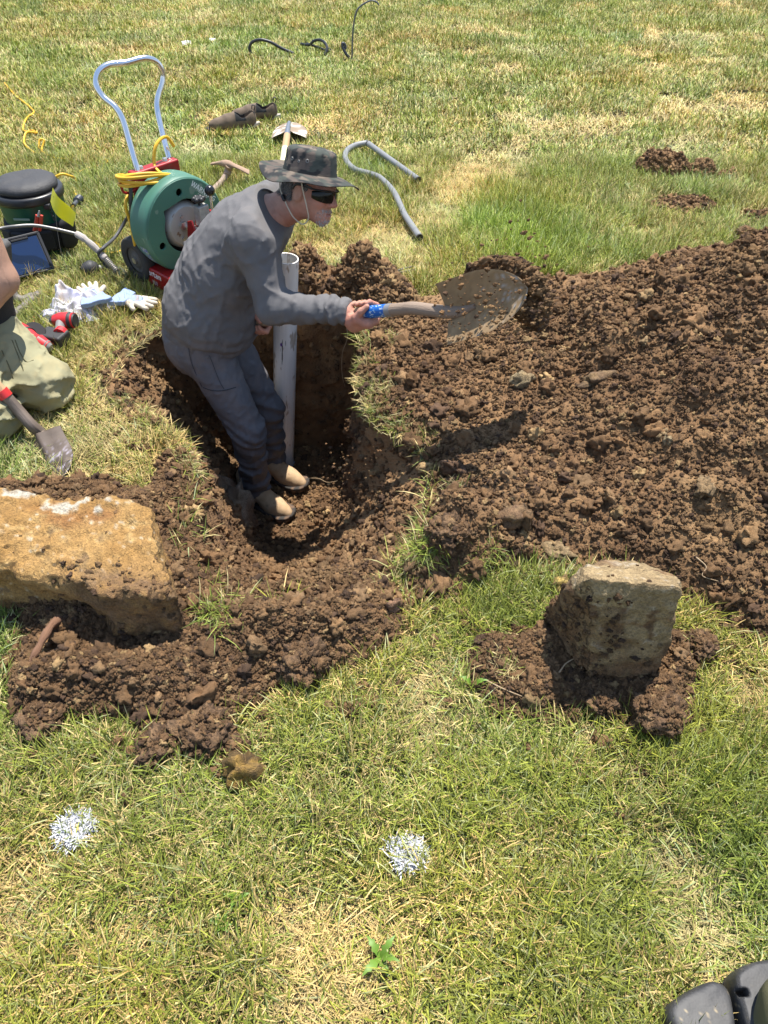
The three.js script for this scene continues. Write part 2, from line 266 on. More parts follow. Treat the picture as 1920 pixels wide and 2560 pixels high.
function sheet(x0, x1, z0, z1, st, hf, keep, col, jit = 0) {
  const nx = Math.round((x1 - x0) / st), nq = Math.round((z1 - z0) / st), pos = [], colr = [], uv = [], idx = [], map = new Int32Array((nx + 1) * (nq + 1)).fill(-1), ok = new Uint8Array((nx + 1) * (nq + 1));
  for (let j = 0; j <= nq; j++) for (let i = 0; i <= nx; i++) ok[j * (nx + 1) + i] = keep(x0 + i * st, z0 + j * st) ? 1 : 0;
  const v = (i, j) => { const k = j * (nx + 1) + i; if (map[k] >= 0) return map[k]; let x = x0 + i * st, z = z0 + j * st; const y = hf(x, z); if (jit) { x += jit * nz(x * 40, z * 40, y * 40); z += jit * nz(x * 40 + 50, z * 40, y * 40); } pos.push(x, y, z); uv.push(x, z); colr.push(...col(x, y, z)); return map[k] = pos.length / 3 - 1; };
  for (let j = 0; j < nq; j++) for (let i = 0; i < nx; i++) { const k = j * (nx + 1) + i; if (ok[k] || ok[k + 1] || ok[k + nx + 1] || ok[k + nx + 2]) { const a = v(i, j), b = v(i + 1, j), c = v(i, j + 1), d = v(i + 1, j + 1); idx.push(a, c, b, b, c, d); } }
  const g = new THREE.BufferGeometry(); g.setAttribute('position', new THREE.Float32BufferAttribute(pos, 3)); g.setAttribute('uv', new THREE.Float32BufferAttribute(uv, 2)); g.setAttribute('color', new THREE.Float32BufferAttribute(colr, 3)); g.setIndex(idx); g.computeVertexNormals(); return g;
}
// how dry the turf is (0 lush, 1 straw): read from the photograph
function arcBand(x, z) { // flattened wheel track curving away behind the heap
  const t = [[0.25, -3.6], [0.42, -4.0], [0.55, -4.35], [0.8, -4.75], [1.3, -5.2], [2.1, -5.5], [3.2, -5.55]]; let d = 9;
  for (let i = 1; i < t.length; i++) { const [ax, az] = t[i - 1], [bx, bz] = t[i], ex = bx - ax, ez = bz - az, k = clamp(((x - ax) * ex + (z - az) * ez) / (ex * ex + ez * ez)); d = Math.min(d, Math.hypot(x - ax - ex * k, z - az - ez * k)); }
  return 1 - sm(0.05, 0.22, d);
}
const blob = (x, z, cx, cz, rx, rz) => Math.exp(-(((x - cx) / rx) ** 2 + ((z - cz) / rz) ** 2));
function rut(x, z) { // flattened wheel rut running from the squared stone towards the viewer, lusher on its far side
  const ax = 0.47, az = -0.84, ux = 0.312, uz = 0.95, t = (x - ax) * ux + (z - az) * uz, s = (x - ax) * uz - (z - az) * ux; if (t < -0.05 || t > 0.75) return 0; const e = sm(-0.05, 0.08, t);
  return e * (0.9 * Math.exp(-((s / 0.065) ** 2)) - 0.7 * Math.exp(-(((s - 0.2) / 0.1) ** 2))); }
function dryness(x, z) {
  let d = 0.44 + mix(0.45, 0.28, sm(-3.5, -5.5, z)) * fbm(x * 0.8, z * 0.8, 1, 3) + 0.45 * fbm(x * 3.4, z * 3.4, 2, 2);
  d += 0.5 * blob(x, z, 0.0, -2.15, 0.14, 0.32) + 0.7 * arcBand(x, z) + rut(x, z) + 0.35 * blob(x, z, -1.05, -2.3, 0.35, 0.7) + 0.3 * blob(x, z, -0.9, -1.9, 0.3, 0.3) + 0.35 * blob(x, z, 0.1, -3.3, 0.35, 0.25) + 0.12 * blob(x, z, -0.45, -0.5, 0.35, 0.2) + 0.2 * blob(x, z, -0.3, -0.36, 0.5, 0.12);
  d -= 0.6 * blob(x, z, 0.62, -3.5, 0.35, 0.5) + 0.35 * blob(x, z, 0.32, -1.2, 0.12, 0.2) + 0.25 * blob(x, z, 0.75, -0.6, 0.25, 0.4) + 0.2 * blob(x, z, -0.55, -4.3, 0.5, 0.5) + 0.12 * blob(x, z, 0.1, -0.7, 0.4, 0.3);
  d -= 0.05 * sm(-3.5, -6, z);
  return clamp(d);
}
function lawnColor(x, y, z) { const d = dryness(x, z), b = 0.6 + 0.6 * Math.abs(fbm(x * 25, z * 25, 0, 2)); const q = mix3([0.060, 0.075, 0.022], [0.19, 0.145, 0.068], d); return q.map(v => v * b); }  // darkened to put the shade down in the thatch into the colour
const SX0 = -2.0, SX1 = 2.72, SZ0 = -4.7, SZ1 = 0.4;
const lawnGeo = sheet(SX0, SX1, SZ0, SZ1, 0.02, base, (x, z) => pitDist(x, z) > -0.005, lawnColor);
// outer ground to the horizon
const outer = (() => {
  const gs = [], R = 1500, xs = [-R, -300, -60, -20, -8, -5, -3.5, SX0, SX1, 3.5, 5, 8, 20, 60, 300, R], zs = [-R, -300, -60, -25, -16, -12, -10, -8, -6.5, -5.5, SZ0, SZ1, 3, 8, 20, 60, 300, R], pos = [], col = [], idx = [], uv = [];
  const fx = [], fz = []; const sub = (arr, out) => { for (let i = 0; i < arr.length - 1; i++) { const n = Math.abs(arr[i]) < 13 && Math.abs(arr[i + 1]) < 13 ? Math.ceil((arr[i + 1] - arr[i]) / 0.1) : 2; for (let k = 0; k < n; k++) out.push(mix(arr[i], arr[i + 1], k / n)); } out.push(arr[arr.length - 1]); };
  sub(xs, fx); sub(zs, fz);
  for (const z of fz) for (const x of fx) { const f = sm(40, 12, Math.hypot(x, z)); pos.push(x, base(x, z) * f, z); uv.push(x, z); col.push(...lawnColor(x, 0, z)); }
  const inn = (x, z) => x > SX0 - 1e-6 && x < SX1 + 1e-6 && z > SZ0 - 1e-6 && z < SZ1 + 1e-6;
  for (let j = 0; j < fz.length - 1; j++) for (let i = 0; i < fx.length - 1; i++) { if (inn((fx[i] + fx[i + 1]) / 2, (fz[j] + fz[j + 1]) / 2)) continue; const a = j * fx.length + i, b = a + 1, c = a + fx.length, d = c + 1; idx.push(a, c, b, b, c, d); }
  const g = new THREE.BufferGeometry(); g.setAttribute('position', new THREE.Float32BufferAttribute(pos, 3)); g.setAttribute('uv', new THREE.Float32BufferAttribute(uv, 2)); g.setAttribute('color', new THREE.Float32BufferAttribute(col, 3)); g.setIndex(idx); g.computeVertexNormals(); return g;
})();
const lawn = mesh('ground', mergeGeometries([lawnGeo, outer]), lawnMat); lawn.userData.kind = 'structure';

// the pit: walls lofted from rim to foot, then the floor
function pitGeo() {
  const N = 380, RW = 84, RF = 34, pos = [], uv = [], idx = [], cx = -0.42, cz = -2.4; let arc = 0, prev = null;
  for (let k = 0; k <= N; k++) {
    const [rx, rz, fx, fz, fy, e] = closedAt(PIT, (k % N) / N); if (prev) arc += Math.hypot(rx - prev[0], rz - prev[1]); prev = [rx, rz];
    for (let s = 0; s <= RW + RF; s++) {
      let x, y, z;
      if (s <= 4) { const o = (4 - s) / 4 * 0.05; const dx = rx - fx, dz = rz - fz, l = Math.hypot(dx, dz) + 1e-6; x = rx + dx / l * o; z = rz + dz / l * o; y = base(x, z) + 0.008 - o * 0.5; }
      else if (s <= RW) {
        const t = (s - 4) / (RW - 4); const w = Math.pow(t, e); x = mix(rx, fx, w); z = mix(rz, fz, w); y = mix(base(rx, rz) + 0.008, fy, Math.pow(t, 1 / Math.sqrt(e)) * 0.35 + t * 0.65); 
        const l = 0.062 * sm(0, 0.12, t) * sm(1, 0.85, t), n1 = fbm(x * 7, y * 7, z * 7, 3), n2 = fbm(x * 28, y * 28, z * 28, 2); const dx = rx - fx, dz = rz - fz, q = Math.hypot(dx, dz) + 0.02; const am = (n1 * 1.5 + n2 * 0.45) * l; x += dx / q * am; z += dz / q * am; y += 0.03 * n1 * sm(0, 0.1, t) + 0.012 * n2;
      } else { const t = (s - RW) / RF, ft = t * t * (3 - 2 * t) * 0.5 + t * 0.5; x = mix(fx, cx, ft); z = mix(fz, cz, ft); y = mix(fy, -0.80, sm(0, 0.8, t)) + 0.025 * fbm(x * 9, 0, z * 9, 3) * sm(0, 0.2, t) + 0.012 * nz(x * 30, z * 30, 3); }
      pos.push(x, y, z); uv.push(arc, s <= RW ? s / RW * 0.95 : 0.95 + (s - RW) / RF * 0.4);
    }
  }
  const W = RW + RF + 1; for (let k = 0; k < N; k++) for (let s = 0; s < W - 1; s++) { const a = k * W + s, b = a + W; idx.push(a, a + 1, b, b, a + 1, b + 1); }
  const g = new THREE.BufferGeometry(); g.setAttribute('position', new THREE.Float32BufferAttribute(pos, 3)); g.setAttribute('uv', new THREE.Float32BufferAttribute(uv, 2)); g.setIndex(idx); g.computeVertexNormals();
  return paint(g, p => { const w = 0.4 * fbm(p.x * 5, p.y * 5, p.z * 5, 3) + 0.2 * nz(p.x * 28, p.y * 28, p.z * 28); return mix3(soilColor(p.x, p.y, p.z), [0.29, 0.175, 0.08], 0.65 * sm(0.5, 0.75, blob(p.x, p.z, -0.1, -1.88, 0.3, 0.34) + w)); }); // lighter ochre patch with a ragged edge on the slope
}
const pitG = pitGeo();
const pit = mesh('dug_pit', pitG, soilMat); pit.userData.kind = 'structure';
const pitRay = new THREE.Raycaster();
const floorY = (x, z) => { pitRay.set(V(x, 1, z), V(0, -1, 0)); const h = pitRay.intersectObject(pit); return h.length ? h[0].point.y : -0.8; };

function heapMesh(name, f, x0, x1, z0, z1, label) {
  const g = sheet(x0, x1, z0, z1, 0.012, (x, z) => { const h = f(x, z); return base(x, z) + (h > 0 ? h + Math.min(1, h * 20) * (0.014 * fbm(x * 24, z * 24, 7, 2) + 0.006 * nz(x * 60, z * 60, 3)) : -0.015); }, (x, z) => f(x, z) > 0, soilColor, 0.006);
  const o = mesh(name, g, soilMat); tag(o, label, 'soil heap'); return g;
}
const gBig = heapMesh('soil_heap', heapBig, -0.1, 2.66, -3.2, -0.9, 'large heap of dug brown soil beside the pit, higher than the rest');
const gFront = heapMesh('soil_heap', heapFront, -1.4, 0.2, -2.0, -0.75, 'low spread of lumpy brown soil around the orange boulder');
const gBlock = heapMesh('soil_heap', heapBlock, 0.1, 0.9, -1.3, -0.75, 'small patch of loose soil under the upright squared stone');
const gRim = heapMesh('soil_heap', heapRim, -0.6, 0.3, -3.25, -2.65, 'crumbly clods heaped on the pit rim behind the white pipe');
const moleLabels = ['widest dark molehill on the far lawn, rounded and fine', 'small steep molehill touching the widest one', 'flat bare soil patch between the big heap and the molehills', 'smallest crumb of bare soil standing alone in the far lawn', 'low soil patch on the lawn behind the big heap\'s far end'];
const gMoles = MOLES.map((q, i) => heapMesh('molehill', moleF(q), q[0] - q[2] * 1.5, q[0] + q[2] * 1.5, q[1] - q[3] * 1.5, q[1] + q[3] * 1.5, moleLabels[i]));

// ---------- loose clods and crumbs ----------
function rockGeo(seedN, det = 2, rough = 0.35, flat = 1) {
  const g = mergeVertices(new THREE.IcosahedronGeometry(1, det).deleteAttribute('uv').deleteAttribute('normal')), p = g.attributes.position, a = V(0, 0, 0);
  for (let i = 0; i < p.count; i++) { a.fromBufferAttribute(p, i); const k = 1 + rough * 1.4 * nz(a.x * 1.3 + seedN * 7, a.y * 1.3, a.z * 1.3) + rough * nz(a.x * 3.1, a.y * 3.1 + seedN * 3, a.z * 3.1) + (det > 2 ? rough * 0.55 * nz(a.x * 7, a.y * 7, a.z * 7 + seedN) + (det > 3 ? rough * 0.3 * nz(a.x * 16, a.y * 16 + seedN, a.z * 16) : 0) : 0); p.setXYZ(i, a.x * k, a.y * k * flat, a.z * k); }
  const ng = g.toNonIndexed(); ng.computeVertexNormals(); g.computeVertexNormals(); return det > 1 ? boxUV(g) : boxUV(ng);
}
const clodMat = new THREE.MeshStandardMaterial({ roughness: 1, bumpMap: crumbTex.clone(), bumpScale: 0.002 }); clodMat.bumpMap.repeat.set(0.5, 0.5); clodMat.bumpMap.needsUpdate = true;
const clodV = [0, 1, 2, 3, 4].map(i => rockGeo(i, 3, 0.62)), clodV2 = [5, 6, 7].map(i => rockGeo(i, 2, 0.5));
const clodItems = [[], [], [], [], []], M4 = () => new THREE.Matrix4();
function addClod(p, r, c) { const q = new THREE.Quaternion().setFromEuler(new THREE.Euler(rr(0, 6.3), rr(0, 6.3), rr(0, 6.3))); clodItems[Math.floor(rnd() * 5)].push({ m: M4().compose(p, q, V(r * rr(0.75, 1.3), r * rr(0.65, 1.05), r * rr(0.75, 1.3))), c }); }
function clodColor(p, tone = 1) { const q = soilColor(p.x, p.y, p.z), w = rnd(), k = tone * rr(0.75, 1.35); const o = w < 0.05 ? [0.34, 0.22, 0.10] : w < 0.15 ? [0.24, 0.145, 0.07] : w < 0.25 ? [0.09, 0.05, 0.027] : q; return new THREE.Color().setRGB(o[0] * k, o[1] * k, o[2] * k); }
const pow = (a, b, e) => a + (b - a) * Math.pow(rnd(), e);
const strew = (g, n, r0, r1, e, keep = () => 1, sink = 0.3) => scatter(g, n, keep, (p, q) => { const r = pow(r0, r1, e); addClod(p.addScaledVector(q, r * sink), r, clodColor(p)); });
const front = p => p.z > -2.75 ? 1 : 0.25, patchy = p => clamp(0.55 + 1.6 * fbm(p.x * 3, p.y * 3, p.z * 3, 2)) * (p.z > -2.75 ? 1 : 0.2), foot = p => clamp(patchy(p) * (0.35 + 1.2 * sm(0.3, 0.05, p.y)));
strew(gBig, 62000, 0.0022, 0.0095, 2.8, front); strew(gBig, 2600, 0.0085, 0.016, 2.4, patchy, 0.4); strew(gBig, 600, 0.016, 0.032, 2.0, foot, 0.4);
strew(gFront, 38000, 0.0022, 0.0085, 2.8); strew(gFront, 900, 0.0085, 0.016, 2.4, patchy, 0.4); strew(gFront, 90, 0.016, 0.026, 2, () => 1, 0.4);
strew(gBlock, 9500, 0.002, 0.0075, 2.8); strew(gBlock, 70, 0.0075, 0.018, 2.2);
scatter(gRim, 3500, () => 1, (p, n) => { const r = pow(0.004, 0.022, 3); addClod(p.addScaledVector(n, r * 0.3), r, clodColor(p)); });
for (const g of gMoles) scatter(g, 700, () => 1, (p, n) => { const r = pow(0.004, 0.014, 3); addClod(p.addScaledVector(n, r * 0.3), r, clodColor(p)); });
scatter(pitG, 26000, (p, n) => n.y > 0.9 ? 1 : n.y > 0.35 ? 0.42 : 0.08, (p, n) => { const r = pow(0.0035, 0.016, n.y > 0.7 ? 3.2 : 4); addClod(p.addScaledVector(n, r * 0.3), r, clodColor(p)); });
// strays on the grass round the heaps
for (let i = 0; i < 1600; i++) { const x = rr(-1.25, 1.1), z = rr(-1.5, -0.62); const s = soilTop(x, z), near = Math.max(soilTop(x + 0.06, z - 0.08), soilTop(x - 0.06, z - 0.08), soilTop(x, z - 0.15)); if (s > 0 || pitDist(x, z) < 0 || (near < 0 && rnd() > 0.06)) continue; const r = pow(0.004, 0.016, 3); addClod(V(x, base(x, z) + r * 0.7 + 0.008, z), r, clodColor(V(x, 0, z))); }
for (let i = 0; i < 900; i++) { const a = rr(0, 6.3), d = rr(0.02, 0.16), k = Math.floor(rnd() * 240), x = RIM[k][0] + Math.cos(a) * d, z = RIM[k][1] + Math.sin(a) * d; if (pitDist(x, z) < 0.01) continue; const r = pow(0.003, 0.014, 3); addClod(V(x, top(x, z) + r * 0.4 + 0.01, z), r, clodColor(V(x, 0, z))); }
// ---------- grass ----------
const C3 = (r, g, b) => new THREE.Color().setRGB(r, g, b);
function bladeInto(pos, col, x, z, len, wid, az, lean, curl, c, seg = 3) {
  const dx = Math.cos(az), dz = Math.sin(az), sx = -dz, sz = dx; let px = x, py = 0, pz = z, th = lean; const L = [];
  for (let i = 0; i <= seg; i++) { L.push([px, py, pz, wid * (i === 0 ? 0.8 : i === seg ? 0 : 1 - 0.5 * (i / seg) ** 2)]); th += curl / seg; const s = len / seg; px += Math.sin(th) * dx * s; pz += Math.sin(th) * dz * s; py += Math.cos(th) * s; if (py < 0.001) py = 0.001; }
  const P = (l, k) => [l[0] + sx * l[3] * k / 2, l[1], l[2] + sz * l[3] * k / 2];
  for (let i = 0; i < seg; i++) { const a = P(L[i], -1), b = P(L[i], 1), d = P(L[i + 1], -1), e = P(L[i + 1], 1); pos.push(...a, ...b, ...e); col.push(...c, ...c, ...c); if (i < seg - 1) { pos.push(...a, ...e, ...d); col.push(...c, ...c, ...c); } }
}
function tuft(n, o) {
  const pos = [], col = [];
  for (let i = 0; i < n; i++) { const a = rr(0, 6.283), r = o.r * Math.sqrt(rnd()); const dry = rnd() < o.dry; const k = rr(0.65, 1.35); const c = (dry ? mix3(o.d0, o.d1, rnd()) : rnd() < 0.1 ? [0.27, 0.31, 0.15] : mix3(o.g0, o.g1, rnd())).map(v => v * k); bladeInto(pos, col, o.sq ? rr(-0.5, 0.5) * o.sq : Math.cos(a) * r, o.sq ? rr(-0.5, 0.5) * o.sq : Math.sin(a) * r, rr(o.l0, o.l1) * (dry ? 0.85 : 1), rr(o.w0, o.w1), rr(0, 6.283), rr(o.t0, o.t1), rr(o.c0, o.c1), c, o.seg || 3); }
  const g = new THREE.BufferGeometry(); g.setAttribute('position', new THREE.Float32BufferAttribute(pos, 3)); g.setAttribute('color', new THREE.Float32BufferAttribute(col, 3)); g.computeVertexNormals(); return g;
}
const GR = { g0: [0.09, 0.135, 0.016], g1: [0.28, 0.32, 0.05], d0: [0.34, 0.26, 0.10], d1: [0.54, 0.45, 0.215] };
const grassMat = new THREE.MeshStandardMaterial({ vertexColors: true, roughness: 0.6, side: THREE.DoubleSide });
const near = { r: 0.035, l0: 0.035, l1: 0.10, w0: 0.0013, w1: 0.0031, t0: 0.1, t1: 1.35, c0: 0, c1: 1.2, ...GR };
const kinds = {
  green: [0, 1, 2].map(() => tuft(22, { ...near, dry: 0.12, t1: 1.1 })),
  mixed: [0, 1, 2].map(() => tuft(22, { ...near, dry: 0.45 })),
  straw: [0, 1, 2].map(() => tuft(24, { ...near, dry: 0.85, l1: 0.07, w0: 0.0015, w1: 0.0034, t0: 0.6, t1: 1.55, c0: 0.0, c1: 0.6 })),
};
const farO = { ...near, r: 0.06, l0: 0.03, l1: 0.07, w0: 0.0035, w1: 0.006, t0: 0.1, t1: 1.2, seg: 2 };
const CELL = 0.15, FCELL = 0.26;
const patchK = { green: [0, 1, 2].map(() => tuft(1250, { ...near, dry: 0.12, t1: 1.15, sq: CELL })), mixed: [0, 1, 2].map(() => tuft(1250, { ...near, dry: 0.42, sq: CELL })), straw: [0, 1, 2].map(() => tuft(1250, { ...near, dry: 0.78, l1: 0.07, w0: 0.0012, w1: 0.0028, t0: 0.6, t1: 1.55, c0: 0.0, c1: 0.6, sq: CELL })) };
const farK = { green: [0, 1].map(() => tuft(800, { ...farO, dry: 0.18, sq: FCELL })), mixed: [0, 1].map(() => tuft(800, { ...farO, dry: 0.5, sq: FCELL })), straw: [0, 1].map(() => tuft(800, { ...farO, dry: 0.82, t0: 0.5, sq: FCELL })) };
const gi = {}; for (const k of ['green', 'mixed', 'straw']) { gi[k] = kinds[k].map(() => []); gi['p' + k] = patchK[k].map(() => []); gi['f' + k] = farK[k].map(() => []); }
const things2D = []; // places kept clear of grass: [x, z, r]
const paintSpots = [[-0.656, -0.617, 0.042], [0.05, -0.572, 0.038]];
const lushness = (x, z) => 1 + 0.55 * blob(x, z, 0.62, -3.45, 0.4, 0.5) + 0.5 * blob(x, z, 0.32, -1.22, 0.1, 0.16) + 0.25 * blob(x, z, 0.75, -0.75, 0.2, 0.2) - 0.5 * blob(x, z, 0.0, -2.15, 0.12, 0.3);
function clearOf(x, z, r) { for (const [px, pz, q] of paintSpots) if (Math.hypot(x - px, z - pz) < q + r * 1.3) return false; if (z > -4.9) for (const [a, b] of [[0, 0], [r, 0], [-r, 0], [0, r], [0, -r], [r, r], [-r, r], [r, -r], [-r, -r]]) { if (soilTop(x + a, z + b) > 0 || pitDist(x + a, z + b) < 0.01) return false; for (const [px, pz, q] of paintSpots) if (Math.hypot(x + a - px, z + b - pz) < q) return false; } return true; }
function place(kindOf, pre, x, z, sc, spin) {
  const d = dryness(x, z) + rr(-0.2, 0.2), k = d < 0.33 ? 'green' : d < 0.62 ? 'mixed' : 'straw', list = gi[pre + k], l = lushness(x, z);
  const t = fbm(x * 1.7, z * 1.7, 9, 2), vivid = blob(x, z, 0.62, -3.45, 0.45, 0.55), q = rr(0.85, 1.15) * (0.93 + 0.24 * sm(-2.0, -5.6, z) + 0.4 * vivid), lean = V(0.22 * nz(x * 2.5, z * 2.5, 3), 1, 0.22 * nz(x * 2.5, z * 2.5, 7)).normalize(); // the turf lies in swirls
  const rot = new THREE.Quaternion().setFromUnitVectors(V(0, 1, 0), lean).multiply(new THREE.Quaternion().setFromAxisAngle(V(0, 1, 0), spin));
  list[Math.floor(rnd() * list.length)].push({ m: M4().compose(V(x, base(x, z) - 0.004, z), rot, V(sc, sc * l * rr(0.8, 1.2), sc)), c: C3(q * (1.06 + 0.35 * t), q * (1 + 0.06 * vivid), q * (0.88 - 0.2 * t)) });
}
{ const W = z => 0.5 + 0.55 * Math.hypot(z, 1.6);
  for (let z = 0.1; z > -4.6; z -= CELL * 0.9) for (let x = -W(z); x < W(z); x += CELL * 0.9) {
    const px = x + rr(-0.02, 0.02), pz = z + rr(-0.02, 0.02);
    if (clearOf(px, pz, CELL * 0.5)) place(0, 'p', px, pz, 1.12, Math.floor(rnd() * 4) * Math.PI / 2 + rr(-0.3, 0.3));
    else for (let i = 0; i < 62; i++) { const qx = x + rr(-0.5, 0.5) * CELL, qz = z + rr(-0.5, 0.5) * CELL, s = soilTop(qx, qz); if (s > 0.012 || (s > 0 && rnd() < 0.7) || pitDist(qx, qz) < -0.004 || (qx < -0.8 && qz < -2.1 && pitDist(qx, qz) < 0.09 && rnd() < 0.75)) continue; if (paintSpots.some(([a, b, r]) => Math.hypot(qx - a, qz - b) < r * 0.95)) continue; place(0, '', qx, qz, rr(0.75, 1.2), rr(0, 6.28)); }
  }
  for (let z = -4.62; z > -12; z -= FCELL * 0.9) for (let x = -W(z); x < W(z); x += FCELL * 0.9) place(0, 'f', x + rr(-0.03, 0.03), z + rr(-0.03, 0.03), 1.15, Math.floor(rnd() * 4) * Math.PI / 2 + rr(-0.3, 0.3));
}
// overhanging fringe along parts of the rim
for (let i = 0; i < 300; i++) { const k = Math.floor(rnd() * 240), [x, z] = RIM[k]; const right = x > -0.12 && z < -1.88 && z > -2.4, left = x < -0.6 && z > -2.2 && z < -1.75; if (!right && !left) continue; const jx = x + rr(-0.02, 0.05) * (right ? 1 : -1), jz = z + rr(-0.03, 0.03); const list = gi[right && rnd() < 0.4 ? 'straw' : 'mixed'], az = right ? -1 : 1; const rot = new THREE.Quaternion().setFromUnitVectors(V(0, 1, 0), V(az * rr(0.6, 2.2), 1, rr(-0.3, 0.9)).normalize()); const s = rr(0.5, 0.95); list[Math.floor(rnd() * 3)].push({ m: M4().compose(V(jx, top(jx, jz) + 0.004, jz), rot, V(s, s, s)), c: C3(1, 1, 1) }); }
// torn sods left in the soil: [x, z, spread, count, kind]
for (const [x, z, s, n, k] of [[0.1, -1.36, 0.05, 30, 'green'], [0.04, -1.30, 0.05, 26, 'mixed'], [-0.02, -1.62, 0.03, 14, 'straw'], [-0.42, -1.14, 0.05, 18, 'green'], [0.22, -1.62, 0.04, 16, 'straw'], [0.02, -2.5, 0.03, 14, 'straw'], [0.0, -2.2, 0.03, 16, 'straw'], [0.3, -1.0, 0.04, 12, 'straw'], [0.5, -1.3, 0.04, 14, 'green'], [0.31, -1.3, 0.08, 40, 'green'], [0.25, -1.22, 0.06, 30, 'mixed'], [0.04, -1.95, 0.035, 16, 'mixed'], [0.1, -1.86, 0.035, 12, 'straw'], [-0.03, -2.08, 0.03, 12, 'mixed'], [-0.07, -2.25, 0.02, 10, 'mixed']])
  for (let i = 0; i < n; i++) { const gx = x + s * (rnd() + rnd() - 1) * 1.4, gz = z + s * (rnd() + rnd() - 1) * 1.4; if (pitDist(gx, gz) < -0.01) continue; const rot = new THREE.Quaternion().setFromUnitVectors(V(0, 1, 0), V(rr(-1.2, 1.2), 1, rr(-0.6, 1.2)).normalize()), sc = rr(0.5, 0.95); gi[k][Math.floor(rnd() * 3)].push({ m: M4().compose(V(gx, top(gx, gz) - 0.002, gz), rot, V(sc, sc, sc)), c: C3(1, 1, 1) }); }
const gl = { green: ['grass', 'green lawn grass growing in uneven tufts', 'grass'], mixed: ['thin_grass', 'half dried lawn grass, green mixed with straw', 'grass'], straw: ['dry_grass', 'dry straw coloured grass lying flat on the lawn', 'dry grass'] };
for (const k of ['green', 'mixed', 'straw']) { kinds[k].forEach((g, i) => instanced(gl[k][0], g, grassMat, gi[k][i], gl[k][1], gl[k][2])); patchK[k].forEach((g, i) => instanced(gl[k][0], g, grassMat, gi['p' + k][i], gl[k][1], gl[k][2])); farK[k].forEach((g, i) => instanced(gl[k][0], g, grassMat, gi['f' + k][i], gl[k][1] + ' farther off', gl[k][2])); }
// grass sprayed white: two survey marks
for (const [i, [x, z, r]] of paintSpots.entries()) {
  const pos = [], col = [], c = [0.62, 0.62, 0.65];
  for (let k = 0; k < 520; k++) { const a = rr(0, 6.283), d = r * Math.sqrt(rnd()) * (0.8 + 0.35 * nz(Math.cos(a) * 3, Math.sin(a) * 3, i)), w = rr(0.85, 1.05); bladeInto(pos, col, Math.cos(a) * d, Math.sin(a) * d, rr(0.015, 0.034), rr(0.002, 0.004), rr(0, 6.283), rr(0.4, 1.4), rr(0, 0.5), rnd() < 0.07 ? [0.16, 0.2, 0.06] : c.map(v => v * w), 3); }
  const g = new THREE.BufferGeometry(); g.setAttribute('position', new THREE.Float32BufferAttribute(pos, 3)); g.setAttribute('color', new THREE.Float32BufferAttribute(col, 3)); g.computeVertexNormals();
  const o = mesh('painted_grass', g, new THREE.MeshStandardMaterial({ vertexColors: true, roughness: 0.6, side: THREE.DoubleSide })); o.position.set(x, base(x, z) + 0.02, z); o.rotation.y = i;
  tag(o, i ? 'white sprayed patch of grass farther from the small ochre rock' : 'white sprayed patch of grass with ragged gaps, in the drier turf', 'paint mark');
}
// ---------- boulder, stones, clods one can pick out, roots ----------
function hullPlanes(pts) { const g = new ConvexGeometry(pts), p = g.attributes.position, out = [], a = V(0, 0, 0), b = V(0, 0, 0), c = V(0, 0, 0); for (let i = 0; i < p.count; i += 3) { a.fromBufferAttribute(p, i); b.fromBufferAttribute(p, i + 1); c.fromBufferAttribute(p, i + 2); const n = b.clone().sub(a).cross(c.clone().sub(a)); if (n.length() < 1e-9) continue; n.normalize(); const d = n.dot(a); if (!out.some(q => q.n.dot(n) > 0.999 && Math.abs(q.d - d) < 1e-3)) out.push({ n, d }); } return out; }
const hullSdf = (pl, k) => (x, y, z) => { let d = -9; for (const q of pl) d = smax(d, q.n.x * x + q.n.y * y + q.n.z * z - q.d, k); return d; };
const stoneMat = new THREE.MeshStandardMaterial({ vertexColors: true, roughness: 0.95, bumpMap: crumbTex.clone(), bumpScale: 0.005, map: noiseTex(512, (u, v) => { const a = tileN(u, v, 60) + 0.7 * tileN(u, v, 120, 5); return clamp(0.82 + 0.22 * a + 0.25 * (rnd() - 0.5)); }, false, 4) }); stoneMat.bumpMap.repeat.set(7, 7); stoneMat.bumpMap.needsUpdate = true;
const ridge0 = (x, y, z) => 0.5 - Math.abs(nz(x, y, z)) * 1.6;
